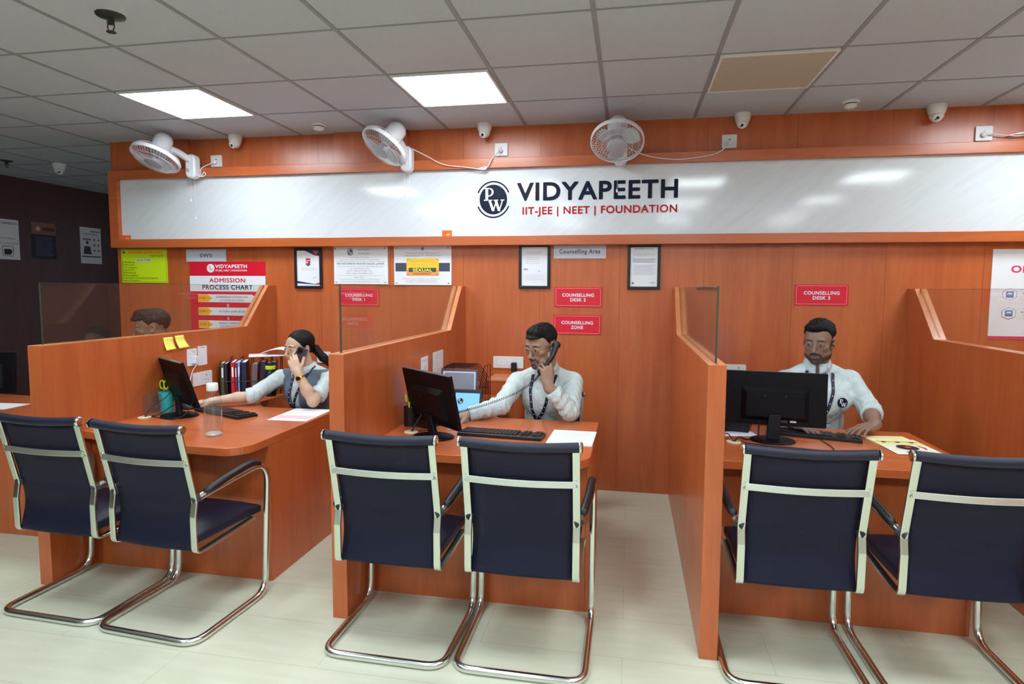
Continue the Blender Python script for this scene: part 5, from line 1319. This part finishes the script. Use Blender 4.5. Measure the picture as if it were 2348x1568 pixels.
# ------------------------------------------------------------------ things on the desks
DZ = .7505
mat('screen_on', (20, 24, 34), .12, emit=((.35, .5, .8), .9)); mat('screen_off', (8, 9, 14), .1); mat('monitor_back', (7, 7, 14), .5, bump=.2, nscale=700, spec=.2)
mat('monitor_edge', (96, 98, 108), .3, metal=.5)
def monitor(c, w, h, yaw, tilt, base, label, zb=.80, group='black monitors'):
    """c is the centre of the panel in plan, base the centre of the foot; local -y is the back"""
    r = thing('monitor', label, 'monitor', (base[0], base[1], DZ), group)
    Tm = Matrix.Translation((c[0], c[1], zb+h/2)) @ Matrix.Rotation(math.radians(yaw), 4, 'Z') @ Matrix.Rotation(math.radians(tilt), 4, 'X')
    M().prism(rrect(-w/2, w/2, -h/2, h/2, .006, 3), 'y', -.012, .008).xf(Tm).obj('housing', 'monitor_back', r, bevel=.002)
    m = M(); a = [(-w*.33, -h*.40), (w*.33, -h*.40), (w*.33, h*.22), (-w*.33, h*.22)]; b = [(-w*.28, -h*.34), (w*.28, -h*.34), (w*.28, h*.14), (-w*.28, h*.14)]
    m.add([(p[0], -.012, p[1]) for p in a]+[(p[0], -.034, p[1]) for p in b], [(0,1,5,4),(1,2,6,5),(2,3,7,6),(3,0,4,7),(4,5,6,7)]).xf(Tm).obj('back_cover', 'monitor_back', r, bevel=.003)
    M().box(-w/2+.010, w/2-.010, .0082, .0092, -h/2+.018, h/2-.010).xf(Tm).obj('screen', 'screen_on', r)
    M().box(-w/2+.002, w/2-.002, -.011, .007, h/2+.0002, h/2+.0012).xf(Tm).obj('top_edge', 'monitor_edge', r)
    for sx in (-.05, .05): M().lathe([(.004, .034), (.004, .0355), (0, .0355)], (sx, 0, h*.06), (0, -1, 0), 8).xf(Tm).obj('mount_screw', 'dull_steel', r)
    # neck and round foot
    att = Tm @ Vector((0, -.030, -h*.28)); bx, by = base
    M().add([Vector((bx, by, DZ+.01))+Matrix.Rotation(math.radians(yaw), 3, 'Z') @ Vector(v) for v in ((-.030, -.012, 0), (.030, -.012, 0), (.030, .012, 0), (-.030, .012, 0))]+[att+Matrix.Rotation(math.radians(yaw), 3, 'Z') @ Vector(v) for v in ((-.030, -.012, 0), (.030, -.012, 0), (.030, .012, 0), (-.030, .012, 0))],
        [(3,2,1,0),(4,5,6,7),(0,1,5,4),(1,2,6,5),(2,3,7,6),(3,0,4,7)]).obj('stand_neck', 'monitor_back', r, bevel=.003)
    f = M().lathe([(.108, 0), (.110, .004), (.104, .009), (.04, .012), (0, .012)], (0, 0, 0), (0, 0, 1), 40)
    f.xf(Matrix.Translation((bx, by, DZ)) @ Matrix.Scale(.82, 4, (0, 1, 0))).obj('stand_foot', 'monitor_back', r, smooth='auto')
    return r, Tm
m1, T1 = monitor((-2.66, 3.15), .430, .285, -33, 17, (-2.605, 3.085), 'black monitor beside the water bottle, turned away, on the woman\'s desk')
m2, T2 = monitor((-1.012, 2.975), .470, .285, -40, 12, (-.975, 2.900), 'black monitor with plain back on the desk of the man with glasses')
m3, T3 = monitor((.745, 3.245), .490, .275, -6, -3, (.73, 3.185), 'large black monitor seen square from the back, in front of the bearded man', zb=.82)
m0, T0 = monitor((-4.385, 3.36), .47, .28, 14, -4, (-4.38, 3.30), 'dim monitor at the far left edge behind the first partition', zb=.775)
M().prism([(.075, -.118), (.105, -.118), (.105, -.104), (.075, -.104)], 'y', -.0135, -.0125).xf(T3).obj('label_sticker', 'paper', m3)
M().prism([(.02, -.12), (.06, -.12), (.06, -.104), (.02, -.104)], 'y', -.0365, -.0125).xf(T3).obj('cable_port', 'dark_plastic', m3)
def keyboard(cx, cy, yaw, label):
    r = thing('keyboard', label, 'keyboard', (cx, cy, DZ), 'black keyboards')
    Tm = Matrix.Translation((cx, cy, DZ)) @ Matrix.Rotation(math.radians(yaw), 4, 'Z')
    M().prism([(-.066, 0), (.066, 0), (.066, .010), (.058, .014), (-.058, .019), (-.066, .016)], 'x', -.222, .222).xf(Tm).obj('keyboard_body', 'black_plastic', r, bevel=.002)
    k = M()
    for row in range(6):
        y = -.052+.0205*row+(.004 if row == 0 else 0); n = 21
        for i in range(n):
            x = -.212+.0202*i
            if i in (15, 18) or (row == 1 and i in (15, 16, 17)) : continue
            z = .0190-.0004-(y+.058)/.116*.005
            z = .0188-(y+.058)*.042; k.box(x+.001, x+.0175, y-.0083, y+.0083, z, z+.0055)
    k.xf(Tm).obj('keys', 'black_plastic', r)
    return r
keyboard(-2.385, 3.200, -22, 'black keyboard behind the water bottle')
keyboard(-.640, 3.010, -4, 'black keyboard on the desk of the man with glasses')
keyboard(.965, 3.335, -15, 'black keyboard under the hands of the bearded man')
def mouse(x, y, yaw, label):
    r = thing('computer_mouse', label, 'mouse', (x, y, DZ), 'black mice')
    Tm = Matrix.Translation((x, y, DZ)) @ Matrix.Rotation(math.radians(yaw), 4, 'Z')
    m = M().ball((0, 0, .004), (.030, .052, .026), 20, 12)
    m.v = [(a, b, max(c, 0)) for a, b, c in m.v]; m.xf(Tm).obj('mouse_body', 'black_plastic', r, smooth=True)
    M().lathe([(.006, -.003), (.006, .003)], (0, .026, .0255), (1, 0, 0), 12).xf(Tm).obj('scroll_wheel', 'dark_plastic', r)
mouse(-2.70, 3.275, 120, 'black mouse under the woman\'s right hand')
mouse(-1.02, 3.255, 120, 'black mouse under the hand of the man with glasses')
def sheet(pts, z, name, label, cat, items=(), rot180=False, base='paper', th=.0012, group=None):
    """sheet of paper lying on a desk: pts back-left, back-right, front-right, front-left"""
    P = [Vector((*p, z)) for p in pts]
    if rot180: o, r, u = P[1], (P[0]-P[1]), (P[2]-P[1])
    else: o, r, u = P[3], (P[2]-P[3]), (P[0]-P[3])
    W, Hh = r.length, u.length; r.normalize(); u = (u-r*u.dot(r)).normalized(); n = r.cross(u)
    return board(name, label, cat, 0, W, 0, Hh, fr=(o+n*th, r, u, n), thick=th, items=items, base=base, group=group)
PK = (240, 190, 200)
sheet([(-2.125, 3.415), (-1.845, 3.425), (-1.80, 3.10), (-2.04, 3.09)], DZ, 'brochure', 'white and pink printed sheets under the woman\'s elbow', 'paper', [('rect', 0, 1, .0, .04, PK), ('rect', .05, .95, .60, .84, PK), ('rect', .1, .5, .9, .92, PK)]+lines(.1, 10, .045, .08, .92, (214, 200, 214)))
sheet([(-.400, 3.185), (-.172, 3.190), (-.165, 2.880), (-.394, 2.886)], DZ, 'paper_sheet', 'white printed sheets on the desk of the man with glasses', 'paper', lines(.12, 12, .06, .1, .85, (205, 210, 222)), th=.003)
sheet([(-4.20, 3.16), (-3.86, 3.16), (-3.78, 3.02), (-4.12, 3.0)], DZ, 'paper_sheet', 'white paper on the desk at the far left edge', 'paper')
mat('cream_paper', (238, 236, 216), .5)
sheet([(1.215, 3.395), (1.425, 3.42), (1.46, 3.11), (1.25, 3.085)], DZ, 'brochure', 'cream brochure lying underneath the one with the dark disc', 'paper', [('rect', .0, 1, .75, 1, (242, 236, 170))], base='cream_paper', group='brochures in front of the bearded man', rot180=True)
sheet([(1.228, 3.325), (1.445, 3.340), (1.452, 3.045), (1.205, 3.030)], DZ+.002, 'brochure', 'yellow and cream brochure with dark disc and REVOLUTION heading', 'paper', [
    ('rect', 0, 1, .62, .90, (240, 228, 140)), ('rect', .05, .95, .80, .82, (120, 100, 40)), ('disc', .2, .78, .04, (60, 40, 40)), ('disc', .5, .78, .04, (60, 40, 40)), ('disc', .8, .78, .04, (60, 40, 40)),
    ('disc', .52, .42, .185, (236, 232, 214)), ('disc', .52, .42, .165, (38, 18, 44)), ('disc', .50, .44, .05, (190, 90, 60)), ('poly', [(.20, .55), (.14, .42), (.18, .30), (.215, .31), (.18, .42), (.235, .53)], (206, 40, 50)),
    ('text', 'REVOLUTION', .45, .12, .065, .55, (110, 60, 40), {'bold': .03})], base='cream_paper', rot180=True, group='brochures in front of the bearded man')
# bottle
bo = thing('water_bottle', 'clear plastic water bottle with white cap on the woman\'s desk', 'bottle', (-2.094, 2.712, DZ))
bpro = [(.030, 0), (.040, .003), (.044, .012), (.0445, .05), (.043, .09), (.0445, .13), (.0445, .175), (.042, .190), (.030, .215), (.024, .226), (.0235, .240)]
M().lathe(bpro, (-2.094, 2.712, DZ), (0, 0, 1), 32).obj('bottle_shell', 'clear_plastic', bo, smooth=True)
M().lathe([(.0, .004), (.037, .006), (.0415, .014), (.042, .05), (.0405, .09), (.042, .13), (.042, .172), (0, .172)], (-2.094, 2.712, DZ), (0, 0, 1), 32).obj('water', 'water', bo, smooth='auto')
M().lathe([(.036, .001), (.041, .004), (.0415, .010), (.030, .016), (0, .012)], (-2.094, 2.712, DZ), (0, 0, 1), 32).obj('bottle_base_highlight', 'highlight_white', bo, smooth='auto')  # added whitish inset, stands in for the highlights at the bottle's base
M().lathe([(.0265, .232), (.0275, .235), (.0275, .266), (.025, .270), (0, .270)], (-2.094, 2.712, DZ), (0, 0, 1), 32).obj('cap', 'white_plastic', bo, smooth='auto')
# pen cup, scissors
cpx, cpy = -2.788, 3.200
mat('turquoise', (52, 190, 196), .35); mat('lime', (196, 226, 30), .4); mat('steel_plain', (150, 154, 160), .3, metal=.9)
cu = thing('pen_cup', 'turquoise cup behind the monitor beside the first partition', 'cup', (cpx, cpy, DZ))
M().lathe([(.0, .004), (.034, .004), (.041, .120), (.0445, .121), (.037, 0), (0, 0)], (cpx, cpy, DZ), (0, 0, 1), 30).obj('cup_body', 'turquoise', cu, smooth='auto')
sc = thing('scissors', 'scissors with lime green handles standing in the turquoise cup', 'scissors', (cpx, cpy, DZ+.01))
for sx in (-1, 1):
    M().tube([(cpx-.014+sx*.016+.015*math.cos(a)*1.0, cpy-.002*sx, DZ+.160+.026*math.sin(a)) for a in np.linspace(0, 2*PI, 20, endpoint=False)], .0048, 8, closed=True).obj('handle', 'lime', sc, smooth=True)
    M().tube([(cpx-.014+sx*.008, cpy-.003*sx, DZ+.135), (cpx+.004-sx*.003, cpy, DZ+.012)], [.005, .002], 6).obj('scissor_blade', 'steel_plain', sc)
ac = thing('desk_organizer', 'clear acrylic holder left of the turquoise cup', 'holder', (-2.79, 3.10, DZ))
om = M(); 
for a in ((-2.832, -2.762, 3.065, 3.068), (-2.832, -2.762, 3.132, 3.135), (-2.832, -2.829, 3.068, 3.132), (-2.765, -2.762, 3.068, 3.132)): om.box(a[0], a[1], a[2], a[3], DZ, DZ+.115)
om.obj('holder_walls', 'clear_plastic', ac)
M().box(-2.833, -2.761, 3.064, 3.136, DZ+.1152, DZ+.1175).obj('holder_rim', 'clear_plastic', ac)
# power points on the partitions
def wallplate(fr, w, h, name, label, parts, cat='socket', group=None, t=.009):
    o, r, u, n = fr
    root = thing(name, label, cat, tuple(o+r*w/2), group)
    mt = Matrix((r, u, n)).transposed().to_4x4(); mt.translation = o
    m = M().prism(rrect(0, w, 0, h, .006), 'z', 0, t).xf(mt); m.obj('faceplate', 'switch_white', root, bevel=.002)
    for (nm, kind, a, matn) in parts:
        q = M()
        if kind == 'box': q.box(a[0], a[1], a[2], a[3], t, t+a[4])
        else: q.lathe([(a[2], 0), (a[2], a[3]), (0, a[3])], (a[0], a[1], t), (0, 0, 1), 12)
        q.xf(mt).obj(nm, matn, root, bevel=.001 if kind == 'box' else 0)
    return root
RX = (Vector((0, 1, 0)), Vector((0, 0, 1)), Vector((1, 0, 0)))
def onx(x, y, z): return (Vector((x, y, z)), *RX)
def onw(x, z): return (Vector((x, YW-.0005, z)), Vector((1, 0, 0)), Vector((0, 0, 1)), Vector((0, -1, 0)))
wallplate(onx(-2.8385, 3.442, .992), .088, .112, 'wall_switch', 'white switch plate with plug beside the blank card, on the leftmost partition', [('switch_rocker', 'box', (.012, .034, .06, .09, .003), 'white_plastic'), ('plug', 'box', (.036, .070, .018, .062, .030), 'white_plastic'), ('socket_hole', 'cyl', (.055, .092, .0025, .0005), 'black_gloss')])
wallplate(onx(-2.8385, 3.487, .850), .182, .090, 'wall_socket', 'white double socket plate low on the leftmost partition behind the bottle', [('switch_rocker', 'box', (.035, .060, .022, .068, .003), 'white_plastic'), ('socket_hole', 'cyl', (.125, .064, .004, .0005), 'black_gloss'), ('socket_hole', 'cyl', (.112, .034, .003, .0005), 'black_gloss'), ('socket_hole', 'cyl', (.138, .034, .003, .0005), 'black_gloss')])
board('blank_card', 'white card right of the switch on the leftmost partition', 'card', 0, .088, 0, .130, fr=(Vector((-2.837, 3.545, .984)), *RX), thick=.0015, items=[('rect', .25, .75, .06, .09, (150, 154, 160))])
cable([(-2.80, 3.50, 1.01), (-2.825, 3.485, .97), (-2.832, 3.47, .93), (-2.80, 3.42, .90), (-2.75, 3.36, .86)], 'power_cord', 'white cord hanging from the switch on the leftmost partition', r=.003)
def sticky(y, z, yaw, label):
    vs = []; n = 8
    for i in range(n+1):
        t = i/n
        for j in range(5):
            s_ = j/4; vs.append((-2.8375+.022*t*t*(1+.5*s_*yaw)+.001, y+s_*.078+yaw*.012*t, z-.080*t+.004*s_*t))
    fs = [(i*5+j, i*5+j+1, i*5+j+6, i*5+j+5) for i in range(n) for j in range(4)]
    mat('sticky_yellow', (248, 240, 110), .6)
    o = M().add(vs, fs).obj('sticky_note', 'sticky_yellow', smooth=True, loc=(-2.8375, y+.04, z-.04)); so = o.modifiers.new('thickness', 'SOLIDIFY'); so.thickness = .0006
    tag(o, label, 'sticky note', 'yellow sticky notes on the leftmost partition')
sticky(3.247, 1.196, .1, 'left of two yellow sticky notes on the leftmost partition'); sticky(3.342, 1.200, 1.0, 'right of two yellow sticky notes, curled, on the leftmost partition')
board('paper_card', 'smaller white card on the partition beside the man with glasses', 'card', 0, .125, 0, .105, fr=(Vector((-1.236, 3.455, .985)), *RX), thick=.002, items=[('rect', .1, .9, .2, .23, LN), ('poly', [(.3, .9), (.5, .6), (.52, .62), (.34, .92)], (90, 94, 104)), ('poly', [(.6, .5), (.8, .85), (.78, .87), (.58, .52)], (90, 94, 104))])
board('paper_sheet', 'white typed sheet on the partition beside the man with glasses', 'paper', 0, .215, 0, .175, fr=(Vector((-1.236, 3.675, .925)), *RX), thick=.001, items=lines(.12, 3, .06, .2, .9, (150, 154, 170))+lines(.4, 4, .12, .1, .6))
wallplate(onw(-2.484, .904), .115, .091, 'wall_socket', 'white switch plate on the wall behind the woman', [('switch_rocker', 'box', (.02, .055, .02, .07, .003), 'white_plastic')])
k = wallplate(onw(-1.019, .907), .235, .090, 'wall_socket', 'wide white switch plate on the wall beside the man with glasses', [('switch_rocker', 'box', (.030, .055, .022, .068, .003), 'white_plastic'), ('switch_rocker', 'box', (.062, .087, .022, .068, .003), 'white_plastic'), ('switch_rocker', 'box', (.115, .140, .022, .068, .003), 'white_plastic')])
tag(M().prism(rrect(-.872, -.832, .885, .955, .006), 'y', YW-.050, YW-.010).obj('phone_charger', 'black_plastic', bevel=.004, loc=(-.85, YW, .9)), 'black charger plugged into the wide switch plate on the wall', 'charger')
wallplate(onw(.655, .900), .172, .084, 'wall_socket', 'white socket plate on the wall behind the large monitor', [('switch_rocker', 'box', (.03, .055, .02, .062, .003), 'white_plastic'), ('socket_hole', 'cyl', (.120, .060, .004, .0005), 'black_gloss')])

# file racks with their contents
mat('wire_black', (22, 22, 26), .35, metal=.6)
def file_rack(o, yaw, n, pitch, depth, h, label, base=DZ):
    """o corner; slots repeat along local x; the open side faces local -y"""
    r = thing('file_rack', label, 'file rack', (*o, base), 'black wire file racks')
    Tm = Matrix.Translation((*o, base)) @ Matrix.Rotation(math.radians(yaw), 4, 'Z')
    L = n*pitch
    b = M()
    for p in (((0, 0, .004), (L, 0, .004)), ((0, depth, .004), (L, depth, .004)), ((0, 0, .10), (L, 0, .10)), ((0, depth, .10), (L, depth, .10)), ((0, depth/2, .004), (L, depth/2, .004))): b.tube(p, .0024, 6)
    b.xf(Tm).obj('rack_base', 'wire_black', r)
    for i in range(n+1):
        x = i*pitch
        d = M(); d.tube(fillet([(x, 0, .004), (x, 0, h*.55), (x, depth*.45, h), (x, depth, h), (x, depth, .004)], .03, 4), .0026, 6)
        d.tube([(x, 0, .004), (x, depth, .004)], .0022, 6); d.tube([(x, depth*.5, .004), (x, depth*.75, h-.002)], .0018, 5)
        d.xf(Tm).obj('divider', 'wire_black', r)
    return r, Tm
rk1, TR1 = file_rack((-2.800, 3.700), 28, 7, .066, .235, .262, 'black wire rack full of books beside the woman')
def book(Tm, x, y0, w, t, h, col, name, label, lean=0.0, spine=None, cat='book'):
    r = thing(name, label, cat, tuple(Tm @ Vector((x, y0, .007))), 'books in the file rack beside the woman')
    A = Tm @ Matrix.Translation((x, y0, .007)) @ Matrix.Rotation(lean, 4, 'Y')
    mn = 'cover_%d_%d_%d' % col; mat(mn, col, .4)
    M().box(0, t, 0, .0012, 0, h).box(0, .0012, .0012, w, 0, h).box(t-.0012, t, .0012, w, 0, h).xf(A).obj('cover', mn, r)
    M().box(.0014, t-.0014, .0016, w-.003, .003, h-.003).xf(A).obj('pages', 'paper', r)
    if spine:
        M().box(t*.25, t*.75, -.0006, -.0001, h*.55, h*.85).xf(A).obj('spine_title', spine, r)
    return r
bl = [(.010, .020, .225, (70, 84, 40), 'olive green book in the rack beside the woman'), (.034, .016, .220, (26, 24, 28), 'black book next to the olive book'),
      (.074, .022, .228, (190, 30, 50), 'red book in the rack beside the woman'), (.100, .012, .222, (150, 26, 44), 'dark red thin book next to the red book'),
      (.118, .014, .228, (120, 170, 220), 'light blue book in the rack beside the woman'), (.142, .030, .226, (24, 28, 60), 'thick navy book right of the light blue book'),
      (.202, .034, .215, (110, 92, 100), 'mauve folder leaning in the middle of the rack'), (.270, .030, .228, (30, 34, 70), 'navy book behind the woman\'s shoulder, left'),
      (.335, .032, .222, (22, 26, 48), 'dark book behind the woman\'s shoulder, right')]
for k, (x, t, h, col, lab) in enumerate(bl): book(TR1, x, .008, .205, t, h, col, 'book', lab, lean=(.06 if k in (6,) else .0), spine='paper' if k in (0, 2, 3, 4) else None)
# white papers laid on top of the rack, black flask with lime band
for k, (a, b, z, rz, lab) in enumerate(((.30, .12, .268, .1, 'white papers lying flat on the rack beside the woman'), (.40, .13, .274, -.2, 'curled white sheet on top of the papers on the rack'))):
    m = M(); n = 8; vs = []
    for i in range(n+1):
        for j in range(2): vs.append(((i/n-.5)*.24, (j-.5)*.20, .030*(k)*math.sin(PI*i/n)+.012*k))
    m.add(vs, [(i*2, i*2+1, i*2+3, i*2+2) for i in range(n)]).xf(TR1 @ Matrix.Translation((a, b, z)) @ Matrix.Rotation(rz, 4, 'Z'))
    o = m.obj('paper_sheet', 'paper', smooth=True, loc=tuple(TR1 @ Vector((a, b, z)))); so = o.modifiers.new('thickness', 'SOLIDIFY'); so.thickness = .004
    tag(o, lab, 'paper')
fl = thing('flask', 'black flask with lime green band between the rack and the woman', 'flask', (-2.47, 3.80, DZ))
M().lathe([(.034, 0), (.036, .01), (.036, .16), (.026, .185)], (-2.47, 3.80, DZ), (0, 0, 1), 26).obj('flask_body', 'black_gloss', fl, smooth='auto')
M().lathe([(.027, .186), (.034, .190), (.034, .212), (.027, .214)], (-2.47, 3.80, DZ), (0, 0, 1), 26).obj('flask_band', 'lime', fl, smooth='auto')
M().lathe([(.024, .214), (.024, .235), (.018, .240), (0, .240)], (-2.47, 3.80, DZ), (0, 0, 1), 26).obj('flask_lid', 'black_plastic', fl, smooth='auto')
rk2, TR2 = file_rack((-1.165, 3.600), 0, 1, .255, .30, .262, 'black wire rack with framed sheet beside the man with glasses')
b = M()
for i in range(1, 7):
    y = .30*i/7; b.tube(fillet([(0, y, .004), (0, y, .262), (.19, y, .262), (.255, y, .17), (.255, y, .004)], .02, 3), .0024, 6)
b.xf(TR2).obj('divider', 'wire_black', rk2)
pf = thing('display_frame', 'dark frame with grey printed sheet standing in the rack beside the man with glasses', 'frame', (-1.05, 3.60, DZ))
A = Matrix.Translation((-1.155, 3.585, DZ+.008)) @ Matrix.Rotation(-.05, 4, 'X')
f = M(); W_, H_ = .235, .250
for a in ((0, W_, 0, .012), (0, W_, H_-.012, H_), (0, .012, .012, H_-.012), (W_-.012, W_, .012, H_-.012)): f.box(a[0], a[1], 0, .010, a[2], a[3])
f.xf(A).obj('frame', 'monitor_edge', pf); M().box(.012, W_-.012, .003, .008, .012, H_-.012).xf(A).obj('frame_border', 'paper', pf); M().box(.022, W_-.022, .0015, .0029, .012, H_-.022).xf(A).obj('printed_sheet', mat('sheet_grey', (150, 152, 160), .3), pf)
tb = thing('tablet', 'small tablet with lit pale blue screen and round emblem', 'tablet', (-.98, 3.47, DZ))
A = Matrix.Translation((-1.045, 3.47, DZ+.003)) @ Matrix.Rotation(math.radians(-16), 4, 'X')
M().prism(rrect(0, .175, 0, .150, .006), 'y', 0, .012).xf(A).obj('tablet_body', 'black_plastic', tb, bevel=.001)
mat('screen_blue', (120, 170, 230), .3, emit=(s2l((92, 150, 236)), .40))
so = M().box(.012, .163, -.0008, -.0001, .014, .128).xf(A).obj('screen', 'screen_blue', tb)
q = M(); FRT = (A @ Vector((.045, -.0010, .078)), (A.to_3x3() @ Vector((1, 0, 0))), (A.to_3x3() @ Vector((0, 0, 1))), (A.to_3x3() @ Vector((0, -1, 0))))
for vs, fs in emblem_shapes(.022)[0][:1]: put(q, vs, fs, FRT, .0004)
q.obj('emblem', 'navy', so); q = M()
for vs, fs in emblem_shapes(.022)[1]: put(q, vs, fs, FRT, .0008)
q.obj('emblem_letters', 'print_white', so)
# tablet leans on a small foot
M().box(-1.03, -.90, 3.478, 3.53, DZ, DZ+.02).obj('tablet_foot', 'black_plastic', tb, bevel=.002)
# telephones
def phone_base(x, y, yaw, label, cradle=False):
    r = thing('desk_telephone', label, 'telephone', (x, y, DZ), 'black desk telephones')
    A = Matrix.Translation((x, y, DZ)) @ Matrix.Rotation(math.radians(yaw), 4, 'Z')
    M().prism([(-.10, 0), (.10, 0), (.10, .060), (.06, .062), (-.10, .018)], 'x', -.085, .085).xf(A).obj('telephone_body', 'black_plastic', r, bevel=.004)
    k = M()
    for i in range(3):
        for j in range(4):
            yy = -.072+j*.026; z = .018+(yy+.10)*.275; k.box(.0+i*.022, .016+i*.022, yy, yy+.016, z, z+.005)
    k.xf(A).obj('keypad', 'dark_plastic', r)
    M().box(.0, .062, .045, .056, .058, .064).xf(A).obj('display', mat('lcd_grey', (130, 140, 130), .3), r)
    if cradle:
        M().tube(spline([A @ Vector(p) for p in ((-.055, -.09, .050), (-.055, -.07, .062), (-.055, 0, .078), (-.055, .07, .084), (-.055, .09, .078))], 5), [.020, .022, .014, .013, .014, .022, .020], 12).obj('handset', 'black_plastic', r, smooth='auto')
    return r
phone_base(-1.10, 3.20, 150, 'black desk telephone base behind the monitor of the man with glasses')
phone_base(.585, 3.45, 165, 'black desk telephone behind the left side of the large monitor', True)
sheet([(.50, 3.34), (.66, 3.37), (.68, 3.27), (.51, 3.24)], DZ, 'paper_sheet', 'small white sheet under the edge of the large monitor', 'paper')
# coiled cord from handset to telephone
pth = spline([(-.500, 3.405, 1.022), (-.53, 3.345, .985), (-.62, 3.30, .925), (-.74, 3.28, .875), (-.86, 3.26, .835), (-.96, 3.22, .812), (-1.03, 3.19, .800)], 60)
hel = []
for i, p in enumerate(pth):
    t = (pth[min(i+1, len(pth)-1)]-pth[max(i-1, 0)]).normalized(); u = t.orthogonal().normalized() if i == 0 else (u-t*u.dot(t)).normalized(); w = t.cross(u)
    a = i*1.05; hel.append(p+(u*math.cos(a)+w*math.sin(a))*.0062)
tag(M().tube(hel, .0016, 5).obj('coiled_cord', 'cord_black', smooth=True, loc=tuple(pth[0])), 'black coiled telephone cord crossing in front of the man with glasses', 'cord')
# mesh pen cup on the middle desk
pc = thing('pen_holder', 'black pen holder against the partition beside the man with glasses', 'pen holder', (-1.185, 3.135, DZ))
M().lathe([(0, .003), (.036, .003), (.036, .105), (.038, .106), (.038, 0), (0, 0)], (-1.185, 3.135, DZ), (0, 0, 1), 24).obj('holder_body', 'black_plastic', pc, smooth='auto')
for k, (dx, dy, tx, ty, L, body, cap, lab) in enumerate(((-.012, -.01, -.015, -.01, .165, 'steel_plain', 'lime', 'silver pen with lime cap'), (.012, -.012, .010, -.01, .150, 'white_plastic', 'print_235_70_30', 'white pen with orange cap'), (0, .012, -.004, .01, .190, 'white_plastic', 'switch_white', 'tall white pen'), (-.004, -.018, .004, -.014, .128, 'white_plastic', 'lime', 'short pen with lime cap'))):
    p0 = Vector((-1.185+dx*.6, 3.135+dy*.6, DZ+.006)); p1 = p0+Vector((tx, ty, L)); r = thing('pen', lab+' in the black pen holder', 'pen', tuple(p0), 'pens in the black holder')
    M().tube([p0, p0.lerp(p1, .78)], .0042, 8).obj('barrel', body, r); M().tube([p0.lerp(p1, .78), p1], [.0056, .0052], 10).obj('pen_cap', cap, r)
tag(M().prism(rrect(-.955, -.895, 3.07, 3.11, .004), 'z', DZ, DZ+.018).obj('eraser_box', 'paper', bevel=.002, loc=(-.925, 3.09, DZ)), 'small white box beside the foot of the monitor on the middle desk', 'box')
# cables on the desks
def dcable(pts, label, r=.0026): return cable([(a, b, max(c, DZ+r+.0003)) for a, b, c in pts], 'desk_cable', label, 'cord_black', r, group='black cables on the desks')
z0 = DZ+.003
dcable([(-2.765, 3.0, .755), (-2.75, 3.03, .80), (-2.72, 3.10, .845), (-2.70, 3.13, .88)], 'black cable rising from the desk grommet to the monitor beside the bottle')
dcable([(-2.762, 3.0, .757), (-2.72, 3.02, z0), (-2.64, 2.99, z0), (-2.56, 2.98, z0), (-2.52, 3.03, .775), (-2.50, 3.07, .84)], 'black cable looping round the monitor foot beside the bottle')
dcable([(-2.768, 3.005, .757), (-2.74, 3.08, z0), (-2.72, 3.17, .79), (-2.66, 3.21, .80)], 'black cable behind the turquoise cup')
dcable([(-1.122, 2.98, .757), (-1.10, 3.0, .80), (-1.075, 3.02, .85)], 'short thick black cable rising from the grommet of the middle desk', .0045)
dcable([(-1.12, 2.982, .757), (-1.06, 3.02, z0), (-1.0, 3.03, .79), (-.97, 3.0, .86)], 'black cable curving behind the monitor foot of the middle desk')
dcable([(.532, 3.115, .757), (.56, 3.13, .775), (.60, 3.17, z0), (.66, 3.20, z0+.004), (.67, 3.23, .79), (.675, 3.24, .86)], 'thick black cable from the grommet up to the large monitor', .004)
dcable([(.53, 3.115, .757), (.60, 3.10, z0), (.70, 3.06, z0), (.80, 3.05, z0), (.90, 3.03, z0), (.97, 3.04, z0), (.985, 3.10, z0), (.98, 3.20, z0), (.965, 3.27, z0+.004)], 'thin cable looping on the desk in front of the large monitor', .0022)
dcable([(.528, 3.118, .757), (.51, 3.16, .78), (.50, 3.24, z0+.006), (.52, 3.33, z0)], 'black cable from the grommet to the telephone beside the large monitor')
